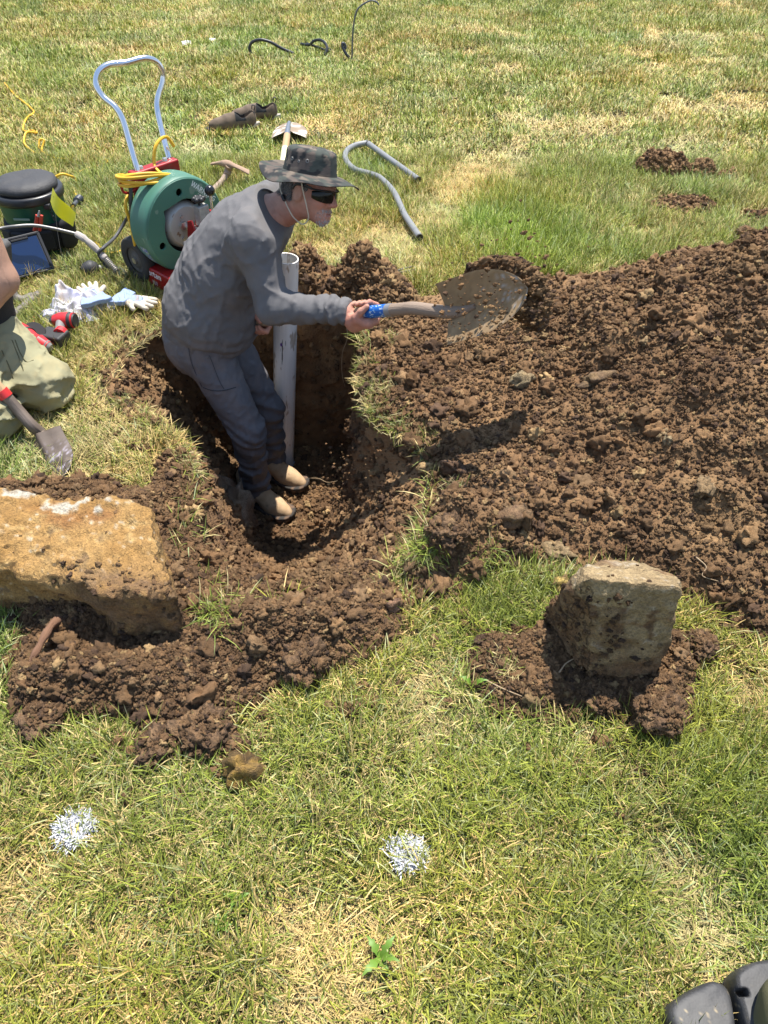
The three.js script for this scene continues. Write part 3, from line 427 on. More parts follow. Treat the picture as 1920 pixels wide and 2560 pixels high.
{ // the big ochre boulder
  const outline = [[-140, 1225, .27], [-60, 1200, .28], [30, 1188, .28], [115, 1188, .28], [150, 1211, .275], [240, 1217, .275], [330, 1227, .27], [378, 1255, .27], [388, 1310, .265], [402, 1390, .255], [424, 1440, .245], [440, 1474, .24], [400, 1488, .24], [300, 1492, .24], [240, 1484, .24], [212, 1458, .24], [120, 1430, .245], [0, 1405, .25], [-140, 1395, .26]].map(([x, y, h]) => { const p = onY(x, y, h); return [p.x, p.z]; });
  const f = (x, y, z) => {
    const under = 0.03 * sm(0.2, 0.05, y) * sm(-0.70, -0.78, x); // undercut on the left
    const n = fbm(x * 5, y * 5, z * 5, 3), d2 = polyDist(outline, x, z) + under + 0.02 * n + 0.012 * nz(x * 16, y * 16, z * 16);
    const t = 0.235 + 0.045 * sm(-1.05, -1.6, z) + 0.012 * Math.sin(x * 9 + z * 5) + 0.03 * fbm(x * 4, 1, z * 4, 2) - 0.02 * blob(x, z, -0.95, -1.45, 0.2, 0.1);
    let d = smax(d2, y - t, 0.022); d = smax(d, 0.02 - y, 0.03);
    return d - 0.010 * nz(x * 17, y * 17, z * 17) - 0.008 * ridge0(x * 28, y * 28, z * 28) - 0.006 * nz(x * 62, y * 62, z * 62) + 0.006;
  };
  const g = sdfMesh(f, [-1.52, -0.02, -1.9], [-0.42, 0.36, -0.96], 0.0075);
  const B = { x: -0.9, z: -1.4 };
  paint(g, (p, n) => {
    const a = fbm(p.x * 6, p.y * 6, p.z * 6, 3), b = fbm(p.x * 22, p.y * 22, p.z * 22 + 3, 2), c = nz(p.x * 70, p.y * 70, p.z * 70);
    let q = mix3([0.31, 0.165, 0.045], [0.45, 0.27, 0.095], clamp(0.5 + a * 1.1 + b * 0.4));
    q = mix3(q, [0.25, 0.105, 0.032], sm(0.18, 0.4, fbm(p.x * 3.5 + 7, p.y * 3.5, p.z * 3.5, 3)) * 0.8); // rust
    q = mix3(q, [0.50, 0.34, 0.14], sm(0.15, 0.45, b) * 0.6);
    const band = Math.max(blob(p.x, p.z, -0.80, -1.38, 0.12, 0.03), blob(p.x, p.z, -0.70, -1.44, 0.08, 0.025), blob(p.x, p.z, -0.66, -1.56, 0.03, 0.12), blob(p.x, p.z, -1.05, -1.62, 0.05, 0.08), blob(p.x, p.z, -0.92, -1.66, 0.05, 0.03), blob(p.x, p.z, -0.98, -1.42, 0.05, 0.03));
    q = mix3(q, [0.50, 0.45, 0.36], sm(0.5, 0.75, band * (0.8 + 2.2 * b) + 0.35 * c)); // pale mineral crust
    q = mix3(q, [0.48, 0.42, 0.31], sm(0.36, 0.5, c) * sm(-0.1, 0.2, b) * 0.8); // pale specks
    const dirt = Math.max(sm(-1.22, -1.12, p.z + 0.06 * a) * sm(-0.86, -0.72, p.x) , sm(0.1, 0.05, p.y + 0.03 * a), sm(0.36, 0.55, b + a * 0.6) * 0.7);
    q = mix3(q, soilColor(p.x, p.y, p.z), clamp(dirt * (0.75 + 1.2 * b + 0.6 * c)) * 0.92);
    return q.map(v => v * (1 + 0.3 * c));
  });
  const o = mesh('boulder', g, stoneMat); tag(o, 'big rough ochre boulder with white crust lying on dug soil', 'boulder');
  scatter(g, 2600, (p, n) => n.y > 0.3 ? (sm(-1.22, -1.13, p.z) * sm(-0.85, -0.75, p.x) * 0.8 + 0.02) : 0.01, (p, n) => { const r = pow(0.002, 0.009, 2.5); addClod(p, r, clodColor(p)); });
}
{ // squared stone standing on end
  const P = [onZ(1478, 1448, -1.02), onZ(1702, 1466, -1.0), onZ(1452, 1418, -1.10), onZ(1512, 1398, -1.17), onZ(1590, 1403, -1.18), onZ(1690, 1440, -1.10), onZ(1411, 1478, -1.07), onZ(1424, 1640, -1.02), onZ(1470, 1680, -0.97), onZ(1560, 1700, -0.955), onZ(1640, 1690, -0.96), onZ(1674, 1630, -0.98)];
  for (const k of [5, 6, 9]) { const q = P[k].clone(); q.y = 0.03; q.z -= 0.1; P.push(q); }
  const h = hullSdf(hullPlanes(P), 0.003), f = (x, y, z) => h(x, y, z) + 0.008 * fbm(x * 9, y * 9, z * 9, 3) + 0.006 * nz(x * 40, y * 40, z * 40) + 0.0025 * nz(x * 90, y * 90, z * 90);
  const g = sdfMesh(f, [0.36, -0.02, -1.28], [0.78, 0.45, -0.86], 0.005);
  paint(g, (p, n) => {
    const a = fbm(p.x * 8, p.y * 8, p.z * 8, 3), b = fbm(p.x * 26, p.y * 26, p.z * 26, 2), c = nz(p.x * 80, p.y * 80, p.z * 80);
    let q = mix3([0.28, 0.195, 0.098], [0.40, 0.29, 0.15], clamp(0.5 + a + b * 0.6));
    q = mix3(q, [0.44, 0.41, 0.36], sm(0.3, 0.5, b + 0.5 * c) * 0.4);
    const side = h(p.x, p.y + 0.03, p.z) > -0.02 && p.y > 0.3 ? 0 : 1; // the earth it was pried from still cakes the sides
    const dirt = side * Math.max(sm(0.2, 0.1, p.y + 0.25 * a), sm(0.49, 0.46, p.x + 0.06 * a), 0.95 * blob(p.x, p.y, 0.515, 0.26, 0.03, 0.1), sm(0.63, 0.68, p.x + 0.08 * a) * 0.85, sm(0.1, 0.3, a + b * 0.5));
    return mix3(q, soilColor(p.x, p.y, p.z), clamp(dirt * (0.9 + b))).map(v => v * (1 + 0.25 * c));
  });
  const o = mesh('stone_block', g, stoneMat); tag(o, 'squared stone block standing upright on loose soil, its side caked with earth', 'stone');
  scatter(g, 1100, (p, n) => n.y > 0.6 ? 0.01 : (sm(0.25, 0.08, p.y) + blob(p.x, p.y, 0.515, 0.25, 0.03, 0.12) + sm(0.49, 0.46, p.x)) * 0.7, (p, n) => { const r = pow(0.002, 0.008, 2); addClod(p, r, clodColor(p, 0.85)); });
}
function clodGeo(sd) { const g = mergeVertices(new THREE.IcosahedronGeometry(1, 14).deleteAttribute('uv').deleteAttribute('normal')), p = g.attributes.position; for (let i = 0; i < p.count; i++) { const x = p.getX(i), y = p.getY(i), z = p.getZ(i), k = 1 + 0.42 * nz(x * 1.4 + sd, y * 1.4, z * 1.4) + 0.26 * nz(x * 3.3, y * 3.3 + sd, z * 3.3) + 0.2 * nz(x * 7, y * 7, z * 7 + sd) + 0.13 * nz(x * 14 + sd, y * 14, z * 14); p.setXYZ(i, x * k, y * k, z * k); } g.computeVertexNormals(); return boxUV(g); }
// single stones: pixel, size (x, y, z), turn, colour, label
function stone(name, p, size, turn, ca, cb, label, cat, sd, group, dirty = 0.35) {
  const g = name === 'soil_clod' ? clodGeo(sd) : rockGeo(sd, 4, 0.42); g.scale(size[0] / 2, size[1] / 2, size[2] / 2); g.rotateY(turn); g.computeVertexNormals(); boxUV(g);
  paint(g, q => { const a = fbm(q.x * 30 + sd, q.y * 30, q.z * 30, 2); return mix3(mix3(ca, cb, clamp(0.5 + a * 1.3)), soilColor(q.x + sd, q.y, q.z), dirty * sm(-0.05, 0.25, fbm(q.x * 22, q.y * 22 + sd, q.z * 22, 2))).map(v => v * (1 + 0.4 * nz(q.x * 160, q.y * 160, q.z * 160))); });
  const o = mesh(name, g, stoneMat); o.position.copy(p); tag(o, label, cat, group); return o;
}
function topAt(px, py) { let y = 0.1; for (let i = 0; i < 12; i++) { const p = onY(px, py, y); y = mix(y, top(p.x, p.z), 0.6); } return onY(px, py, y); }
const ochre = [0.25, 0.16, 0.075], tan = [0.32, 0.23, 0.12], red = [0.19, 0.105, 0.06], brn = [0.17, 0.105, 0.062], buff = [0.36, 0.28, 0.16];
for (const [px, py, s, t, a, b, l, sd] of [
  [1305, 962, [.085, .07, .06], .3, tan, buff, 'squarish pale stone half buried on the big heap', 1],
  [1495, 958, [.125, .055, .06], .5, ochre, brn, 'long brownish stone lying aslant on the big heap', 2],
  [1385, 1380, [.10, .035, .06], -.4, tan, ochre, 'flat tan slab of stone at the foot of the big heap', 3],
  [1280, 1300, [.10, .06, .07], .2, red, ochre, 'reddish lump of stone where the two soil heaps meet', 4],
  [1398, 1485, [.045, .06, .05], 0, ochre, [0.5, 0.36, 0.1], 'small yellow stone leaning against the squared stone block', 5],
  [985, 1522, [.045, .05, .03], .6, red, [0.3, 0.17, 0.1], 'small reddish chip of stone in the front soil spread', 6],
  [612, 1945, [.09, .085, .07], .4, [0.10, 0.065, 0.042], [0.40, 0.24, 0.04], 'small dark rock with yellow ochre crust alone on the grass', 7],
  [955, 932, [.05, .04, .04], .2, brn, red, 'dark stone on the pit edge beside the straw fringe', 8],
  [1650, 1090, [.045, .035, .04], 1, ochre, tan, 'round stone with a paler one touching it on the heap', 9],
  [1672, 1105, [.034, .03, .03], 1.4, buff, tan, 'buff pebble touching the round stone on the heap', 10],
  [1615, 860, [.04, .03, .035], .4, tan, ochre, 'lone tan pebble on the upper slope of the big heap', 11],
  [1760, 1225, [.07, .045, .05], .9, tan, ochre, 'angular tan stone on the heap\'s lower slope', 12],
  [1790, 635, [.03, .05, .03], .2, buff, tan, 'small buff flake standing near the crest of the heap', 13],
]) { const p = topAt(px, py); p.y += s[1] * 0.22 + (soilTop(p.x, p.z) < 0 ? 0.022 : 0); stone('rock', p, s, t, a, b, l, 'rock', sd); }
// buried rock showing in the pit wall
stone('buried_rock', V(-0.655, -0.60, -2.18), [0.2, 0.4, 0.24], 0.3, [0.17, 0.12, 0.08], [0.3, 0.22, 0.15], 'wet brown rock jutting from the pit wall beside the boots', 'rock', 21, undefined, 0.7);
// big clods
for (const [px, py, r, l, sd] of [
  [520, 1852, .062, 'largest loose clod of soil, on the grass edge near the ochre rock', 31], [400, 1882, .045, 'dark rounded clod on the grass next to the largest clod', 32], [115, 1818, .05, 'reddish clod at the front edge of the soil spread', 33], [755, 1662, .06, 'broad soil lump in the spread below the pit', 34],
  [1640, 1790, .055, 'crusted soil lump in front of the squared stone', 35], [1745, 1630, .04, 'clod on the grass beside the squared stone', 36], [880, 1790, .02, 'tiny clod alone on the green grass', 37], [1505, 1760, .035, 'narrow clod below the squared stone', 38], [1120, 1340, .05, 'tall soil lump between pit and upright stone', 39], [595, 1880, .026, 'small clod between largest clod and ochre rock', 40], [1030, 770, .022, 'single round clod on the grass behind the shovel hand', 41], [1855, 607, .05, 'rough clod added on the crest of the big heap to make a hole-like shadow', 42]]) {  // the crest clod is added where a hole-like shadow lies
  const p = topAt(px, py); p.y += r * 0.3 + (soilTop(p.x, p.z) < 0 ? 0.018 : 0); stone('soil_clod', p, [r * 2.1, r * 1.5, r * 2], sd, [0.125, 0.07, 0.036], [0.21, 0.125, 0.062], l, 'clod', sd, undefined, 1);
  const n = 90 + Math.floor(r * 3000); for (let i = 0; i < n; i++) { const a = rr(0, 6.283), e = rr(-0.2, 1.4), q = V(Math.cos(a) * Math.cos(e), Math.sin(e) * 0.72, Math.sin(a) * Math.cos(e)).multiplyScalar(r * rr(0.92, 1.04)).add(p); addClod(q, pow(0.0018, 0.0085, 2.4), clodColor(q)); }
}
// roots
const rootMat = mat(0.2, 0.105, 0.06, 0.9, { bumpMap: grainTex, bumpScale: 0.002 });
{ const P = [[158, 1540, .075], [130, 1562, .10], [112, 1590, .105], [95, 1622, .10], [78, 1655, .085]].map(([x, y, h]) => onY(x, y, h)); const o = mesh('root', sweep(P, t => 0.011 - 0.003 * t + 0.0015 * Math.sin(t * 17), 30, 10), rootMat); tag(o, 'thick reddish root sticking out of soil under the boulder', 'root'); }
const rootPale = mat(0.42, 0.3, 0.18, 0.9);
const rootLabels = ['thin pale root dangling down the shaded pit wall', 'hair-thin root hanging beside the longer dangling root', 'wiry root lying on the pit floor near the pipe', 'curled fine root in the soil beside the squared stone', 'fine straight root crossing the soil patch below the squared stone', 'thin root sticking out of the foot of the big heap'];
[[V(-0.17, -0.03, -2.83), V(-0.16, -0.12, -2.80), V(-0.185, -0.2, -2.80), V(-0.19, -0.32, -2.795), V(-0.18, -0.38, -2.80)], [V(-0.12, -0.35, -2.70), V(-0.125, -0.45, -2.68), V(-0.15, -0.55, -2.68)], [V(-0.36, -0.77, -2.6), V(-0.31, -0.755, -2.58), V(-0.27, -0.76, -2.56), V(-0.22, -0.76, -2.57)], [[1395, 1690], [1415, 1665], [1440, 1655], [1452, 1680]].map(q => topAt(...q).add(V(0, .015, 0))), [[1215, 1708], [1260, 1730], [1305, 1748]].map(q => topAt(...q).add(V(0, .012, 0))), [[1735, 1405], [1760, 1430], [1750, 1450], [1790, 1465]].map(q => topAt(...q).add(V(0, .02, 0)))].forEach((P, i) => tag(mesh('root', sweep(P, t => 0.0022 - 0.0012 * t, 24, 6), rootPale), rootLabels[i], 'root'));
// ---------- people ----------
const ridge = (x, y, z) => 1 - 2 * Math.abs(nz(x, y, z));
const skinMat = new THREE.MeshPhysicalMaterial({ vertexColors: true, roughness: 0.55, bumpMap: grainTex.clone(), bumpScale: 0.0012 }); skinMat.bumpMap.repeat.set(14, 14); skinMat.bumpMap.needsUpdate = true;
// worn cloth: slightly uneven dye and dry earth smeared where dirt(p) says
function worn(g, dirt = () => 0) { return paint(g, p => { const a = fbm(p.x * 9, p.y * 9, p.z * 9, 3), b = fbm(p.x * 34, p.y * 34, p.z * 34, 2), k = 1 + 0.14 * a + 0.12 * b, d = clamp(dirt(p) * sm(-0.05, 0.35, a + 0.6 * b)); return mix3([k, k, k], [1.5, 1.2, 0.95], d); }); }
function clothMat(r, g, b, o = {}) { const m = phys(r, g, b, 0.85, { vertexColors: true, bumpMap: weaveTex.clone(), bumpScale: 0.0006, sheen: 0.25, sheenRoughness: 0.6, ...o }); m.bumpMap.repeat.set(16, 16); m.bumpMap.needsUpdate = true; return m; }
// a gripping hand: s along the shaft towards the thumb, d palm side (away from shaft), c thumb side
function gripHand(at, s, d, c, wrist, fr = 0.009) {
  const q = (a, b, e) => at.clone().addScaledVector(s, a).addScaledVector(d, b).addScaledVector(c, e), B = [];
  const add = (p, ra, r, rb, k = 0.012) => B.push([p, r, ra, rb, k]);
  for (const [a, b, r] of [[q(-.034, .034, .014), q(.030, .034, .012), .018], [q(-.034, .030, -.012), q(.032, .030, -.014), .015], [q(-.03, .02, .030), q(.006, .018, .034), .016]]) add(a, r, b, r, 0.02);
  add(wrist, 0.028, q(-.04, .032, .008), 0.025, 0.03);
  for (let k = 0; k < 4; k++) {
    const o = 0.037 - 0.0235 * k, L = [1.0, 1.1, 1.03, 0.85][k], j = 0.0015 * (k % 2);
    const a = q(o, .034, -.016), b = q(o + .003, .012 + j, -.036 * L), e = q(o + .002, -.016 * L, -.031), f = q(o, -.031, -.006 * L + .002), t = q(o - .001, -.030, .012 * L);
    add(a, fr * 1.15, b, fr * 1.05, 0.008); add(b, fr * 1.05, e, fr, 0.004); add(e, fr, f, fr * 0.92, 0.004); add(f, fr * 0.92, t, fr * 0.8, 0.004);
  }
  const t0 = q(-.026, .022, .034), t1 = q(.006, .008, .040), t2 = q(.030, -.008, .034), t3 = q(.048, -.020, .022);
  add(t0, .016, t1, .0125, 0.012); add(t1, .0125, t2, .0112, 0.005); add(t2, .0112, t3, .009, 0.004);
  return (x, y, z) => { let v = 9; for (const [a, b, ra, rb, k] of B) v = smin(v, cap(x, y, z, a, b, ra, rb), k); return v + 0.0006 * nz(x * 120, y * 120, z * 120); };
}
const around = (p, r) => [[p.x - r, p.y - r, p.z - r], [p.x + r, p.y + r, p.z + r]];
function chain(list) { return (x, y, z) => { let v = 9; for (const [a, b, ra, rb, k] of list) v = smin(v, cap(x, y, z, a, b, ra, rb), k || 0.05); return v; }; }
const skinTone = (p, red = 0) => { const a = fbm(p.x * 40, p.y * 40, p.z * 40, 2), b = fbm(p.x * 12, p.y * 12, p.z * 12, 2); return mix3([0.46, 0.25, 0.175], [0.50, 0.20, 0.14], clamp(0.35 + red + b * 0.9)).map(v => v * (1 + 0.22 * a)); };

// hair-like strands on a surface
function strands(geo, count, keep, dir, len, wid, colr) {
  const pos = [], col = [];
  scatter(geo, count, keep, (p, n) => {
    const d = dir(p, n).normalize(), l = len * rr(0.6, 1.25), s = d.clone().cross(n).normalize().multiplyScalar(wid), e = p.clone().addScaledVector(d, l), m = p.clone().addScaledVector(d, l * 0.5).addScaledVector(n, l * 0.18), k = colr();
    const a = p.clone().add(s), b = p.clone().sub(s), a2 = m.clone().addScaledVector(s, 0.8), b2 = m.clone().addScaledVector(s, -0.8);
    for (const t of [a, b, b2, a, b2, a2, a2, b2, e]) { pos.push(t.x, t.y, t.z); col.push(...k); }
  });
  const g = new THREE.BufferGeometry(); g.setAttribute('position', new THREE.Float32BufferAttribute(pos, 3)); g.setAttribute('color', new THREE.Float32BufferAttribute(col, 3)); g.computeVertexNormals(); return g;
}
const hairMat = new THREE.MeshStandardMaterial({ vertexColors: true, roughness: 0.7, side: THREE.DoubleSide });

const GRIP = V(-0.07, 0.36, -2.17), LGRIP = V(-0.49, 0.12, -2.52), SHAFT = GRIP.clone().sub(LGRIP).normalize();
{ // the man digging
  const HS0 = 0.88, C = V(-0.25, 0.628, -2.52), F = V(0.89, -0.02, 0.42).normalize(), R = F.clone().cross(V(0.04, 1, -0.34)).normalize(), U = R.clone().cross(F).normalize();
  const man = thing('person', 'man in grey shirt and camouflage hat bending in the pit to throw soil', 'person', [-0.55, -0.79, -2.5]);
  const W = (x, y, z) => C.clone().addScaledVector(F, x * HS0).addScaledVector(U, y * HS0).addScaledVector(R, z * HS0); // head coordinates to world
  const toHead = (x, y, z) => { const a = (x - C.x) / HS0, b = (y - C.y) / HS0, c = (z - C.z) / HS0; return [a * F.x + b * F.y + c * F.z, a * U.x + b * U.y + c * U.z, a * R.x + b * R.y + c * R.z]; };
  const neck0 = V(-0.415, 0.515, -2.55);
  const headF = (wx, wy, wz) => {
    const [x, y, z] = toHead(wx, wy, wz), az = Math.abs(z);
    let d = ell(x, y, z, [-0.008, 0.03, 0], [0.098, 0.098, 0.076]);
    d = smin(d, ell(x, y, z, [0.038, -0.045, 0], [0.052, 0.066, 0.056]), 0.04);
    d = smin(d, ell(x, y, z, [0.066, -0.098, 0], [0.027, 0.024, 0.032]), 0.035); // chin
    d = smin(d, ell(x, y, az, [0.058, -0.034, 0.036], [0.03, 0.026, 0.022]), 0.02); // cheek
    d = smin(d, ell(x, y, az, [0.082, 0.012, 0.02], [0.018, 0.010, 0.026]), 0.018); // brow
    d = smax(d, -(ell(x, y, az, [0.102, -0.012, 0.032], [0.02, 0.012, 0.016])), 0.014); // eye socket
    d = smin(d, ell(x, y, az, [0.080, -0.013, 0.031], [0.012, 0.010, 0.012]), 0.004);
    d = smin(d, cap(x, y, z, V(0.088, 0.0, 0), V(0.110, -0.040, 0), 0.009, 0.0135), 0.014); // nose
    d = smin(d, ell(x, y, az, [0.098, -0.046, 0.011], [0.012, 0.0085, 0.008]), 0.008);
    d = smin(d, ell(x, y, z, [0.088, -0.073, 0], [0.013, 0.006, 0.022]), 0.008); // upper lip
    d = smin(d, ell(x, y, z, [0.086, -0.085, 0], [0.013, 0.0065, 0.02]), 0.008);
    d = smax(d, -ell(x, y, z, [0.104, -0.079, 0], [0.016, 0.0022, 0.022]), 0.004); // mouth line
    d = smin(d, ell(x, y, az, [-0.006, -0.012, 0.079], [0.019, 0.031, 0.009]), 0.01); // ear
    d = smax(d, -ell(x, y, az, [0.000, -0.014, 0.090], [0.009, 0.017, 0.006]), 0.006);
    d *= HS0; const a = W(-0.035, -0.05, 0), n = cap(wx, wy, wz, a, neck0, 0.056, 0.064); d = smin(d, n, 0.04);
    return d + 0.0012 * nz(wx * 50, wy * 50, wz * 50);
  };
  const headG = sdfMesh(headF, [-0.52, 0.42, -2.68], [-0.10, 0.76, -2.38], 0.0036);
  const wristR = V(-0.125, 0.352, -2.19), wristL = V(-0.515, 0.145, -2.60);
  const camD = V(0, 0.35, 1), perp = v => v.clone().sub(SHAFT.clone().multiplyScalar(v.dot(SHAFT))).normalize();
  const cR = perp(V(0, 0.45, 1)), dR = SHAFT.clone().cross(cR).normalize(); if (dR.y > 0) dR.negate();
  const handR = gripHand(GRIP, SHAFT, dR, cR, wristR), handL = gripHand(LGRIP, SHAFT, perp(V(-0.1, 0.4, -1)), perp(V(0, 1, 0.3)), wristL);
  const shR = V(-0.435, 0.515, -2.385), elR = V(-0.385, 0.305, -2.30), shL = V(-0.40, 0.485, -2.72), elL = V(-0.56, 0.235, -2.79);
  const hipR = V(-0.70, 0.045, -2.46), hipL = V(-0.68, 0.03, -2.64), knR = V(-0.563, -0.30, -2.375), knL = V(-0.515, -0.36, -2.61), anR = V(-0.585, -0.70, -2.45), anL = V(-0.535, -0.71, -2.655);
  // torso in a space squeezed across the body
  const S = [[-0.718, 0.055, .130], [-0.672, 0.165, .150], [-0.59, 0.33, .130], [-0.505, 0.44, .112], [-0.437, 0.505, .085]].map(([x, y, r]) => [V(x, y, 0), r]);
  const torso = (x, y, z, g = 0) => { let v = 9; const zz = (z + 2.55) * 0.80; for (let i = 1; i < S.length; i++) v = smin(v, cap(x, y, zz, S[i - 1][0], S[i][0], S[i - 1][1] + g, S[i][1] + g), 0.05); return smin(v, cap(x, y, z, shR, shL, 0.066 + g, 0.066 + g), 0.08); };
  const limbs = chain([[shR, elR, .05, .04], [elR, wristR, .04, .027], [shL, elL, .05, .04], [elL, wristL, .04, .027], [hipR, knR, .085, .055], [knR, anR, .054, .038], [hipL, knL, .085, .055], [knL, anL, .054, .038], [anR, V(-0.48, -0.755, -2.375), .04, .028], [anL, V(-0.44, -0.755, -2.565), .04, .028], [W(-0.03, -0.05, 0), neck0, .05, .055]]);
  const bodyF = (x, y, z) => smin(torso(x, y, z, -0.018), limbs(x, y, z), 0.05);
  const bodyG = sdfMesh(bodyF, [-0.95, -0.8, -2.9], [-0.03, 0.62, -2.1], 0.014);
  const skin = [bodyG, headG, sdfMesh(handR, ...around(GRIP, 0.085), 0.0027), sdfMesh(handL, ...around(LGRIP, 0.085), 0.003)];
  skin.forEach((g, i) => paint(g, p => {
    if (i !== 1) return skinTone(p, i > 1 ? 0.15 : 0);
    const [x, y, z] = toHead(p.x, p.y, p.z); let q = skinTone(p, 0.12 + 0.5 * blob(x, y, 0.11, -0.04, 0.03, 0.02));
    const lip = blob(x, y, 0.098, -0.08, 0.02, 0.007) * sm(0.026, 0.014, Math.abs(z)); q = mix3(q, [0.36, 0.12, 0.10], lip * 0.8);
    const jaw = sm(0.02, 0.06, x) * sm(-0.055, -0.075, y); q = mix3(q, [0.52, 0.46, 0.42], 0.12 * jaw * sm(-0.1, 0.2, 0.1 + nz(p.x * 90, p.y * 90, p.z * 90))); // stubble
    return q;
  }));
  wpart('body', mergeGeometries(skin), skinMat, man);
  // shirt
  const fold = (x, y, z) => 0.0035 * ridge(x * 7 + y * 5, y * 4 - x * 9, z * 5) - 0.0052 * Math.pow(Math.max(0, ridge(x * 12 - y * 8, y * 7 + x * 6, z * 9)), 5) - 0.0032 * Math.pow(Math.max(0, ridge(x * 22 + y * 12, y * 13 - x * 9, z * 14)), 4) + 0.0012 * nz(x * 22, y * 22, z * 16);
  const armS = chain([[shR, elR, .071, .056, .05], [elR, wristR, .055, .038, .03], [shL, elL, .07, .055, .05], [elL, wristL, .054, .038, .03]]);
  const axF = wristR.clone().sub(elR).normalize();
  const shirtF = (x, y, z) => {
    let t = torso(x, y, z, 0.012); t = smin(t, ell(x, y, z, [-0.61, 0.115, -2.55], [0.11, 0.13, 0.16]), 0.06);
    let d = smin(t, armS(x, y, z), 0.045); d += fold(x, y, z) - 0.002;
    const al = (x - elR.x) * axF.x + (y - elR.y) * axF.y + (z - elR.z) * axF.z, nearArm = sm(0.09, 0.05, cap(x, y, z, elR, wristR, 0, 0)) ;
    d += nearArm * 0.006 * sm(-0.05, 0.04, al) * Math.sin(al * 150 + 2.5 * nz(x * 30, y * 30, z * 30)) * (0.35 + 0.65 * sm(0.12, 0.26, al));
    const belly = sm(0.22, 0.05, y) * sm(-0.4, -0.5, x); d += belly * 0.004 * Math.sin((y + 0.35 * x) * 120 + 3 * nz(x * 12, y * 12, z * 12));
    const back = blob(x, y, -0.72, 0.37, 0.1, 0.1); d += back * 0.003 * Math.sin((x + y * 0.6) * 150 + 3 * nz(x * 15, y * 15, z * 15));
    d = smax(d, 0.035 - 0.32 * (x + 0.6) + 0.012 * nz(x * 14, z * 14, 2) - y, 0.008); // hem
    d = smax(d, (x - wristR.x) * axF.x + (y - wristR.y) * axF.y + (z - wristR.z) * axF.z - 0.014, 0.005);
    const nd = (x + 0.40) * 0.75 + (y - 0.52) * 0.62; d = smax(d, smin(nd - 0.036, y - 0.44, 0.01), 0.01); // neckline
    return d;
  };
  const shirtG = sdfMesh(shirtF, [-0.98, -0.06, -2.92], [-0.04, 0.66, -2.10], 0.0075);
  const shirt = wpart('shirt', worn(shirtG, p => 0.12), clothMat(0.125, 0.12, 0.122), man); 
  // collar band and cuff as their own pieces
  { const n0 = V(-0.383, 0.545, -2.55), ax = V(0.75, 0.62, 0.1).normalize(), [X, Y, Zz] = frame(ax, V(0, 0, 1)); const ring = []; for (let i = 0; i < 28; i++) { const a = i / 28 * 6.2832; ring.push(n0.clone().addScaledVector(Y, Math.cos(a) * 0.075).addScaledVector(Zz, Math.sin(a) * 0.071)); } mesh('collar', worn(sweep(ring, 0.008, 60, 8, { closed: true })).translate(-man.position.x, -man.position.y, -man.position.z), clothMat(0.09, 0.09, 0.098), shirt); }
  // trousers
  const legC = chain([[hipR, knR, .100, .070, .06], [knR, anR, .068, .060, .03], [hipL, knL, .096, .068, .06], [knL, anL, .066, .060, .03]]);
  const trF = (x, y, z) => {
    let d = smin(torso(x, y, z, 0.004), legC(x, y, z), 0.05); d = smin(d, ell(x, y, z, [-0.765, 0.035, -2.55], [0.10, 0.125, 0.155]), 0.05);
    const low = sm(-0.30, -0.55, y), kne = blob(y, 0, -0.34, 0, 0.16, 1);
    d += 0.004 * ridge(x * 9 - y * 5, y * 9 + x * 4, z * 7) * (0.5 + low) - 0.006 * Math.pow(Math.max(0, ridge(x * 10 + y * 9, y * 11 - x * 7, z * 9)), 5) * (0.5 + low) - 0.004 * Math.pow(Math.max(0, ridge(x * 22 - y * 10, y * 17 + x * 9, z * 16)), 4) + 0.005 * low * Math.sin(y * 85 + 4 * nz(x * 9, y * 7, z * 9)) + 0.004 * kne * Math.sin((y + 0.6 * x) * 95 + 4 * nz(x * 8, y * 8, z * 8));
    d = smax(d, y - 0.09 - 0.35 * (-0.6 - x), 0.01); d = smax(d, -0.735 + 0.01 * nz(x * 20, z * 20, 1) - y, 0.008); return d;
  };
  const trM = clothMat(0.118, 0.118, 0.13, { roughness: 0.7 });
  const trousers = wpart('trousers', worn(sdfMesh(trF, [-0.95, -0.78, -2.85], [-0.38, 0.22, -2.25], 0.0065), p => 0.3), trM, man);
  { // thigh pocket: flap seam and zip
    const on = (px, py) => { const o = V(0, CAM_H, 0), d = ray(px, py).normalize(); let t = 2.3; for (let i = 0; i < 80; i++) { const p = o.clone().addScaledVector(d, t), v = trF(p.x, p.y, p.z); if (v < 0.0005) break; t += v * 0.7; } return o.addScaledVector(d, t - 0.002); };
    const put = (n, P, r, m) => mesh(n, sweep(P.map(q => on(...q)), r, 24, 6).translate(-man.position.x, -man.position.y, -man.position.z), m, trousers);
    put('zip', [[508, 969], [530, 976], [560, 976], [590, 968]], 0.0022, mat(0.03, 0.03, 0.035, 0.5));
    for (const P of [[[470, 862], [478, 905], [505, 968]], [[512, 862], [528, 900], [552, 960], [560, 972]], [[515, 985], [540, 1040], [560, 1090]]]) put('seam', P, 0.0014, mat(0.05, 0.052, 0.062, 0.9));
  }
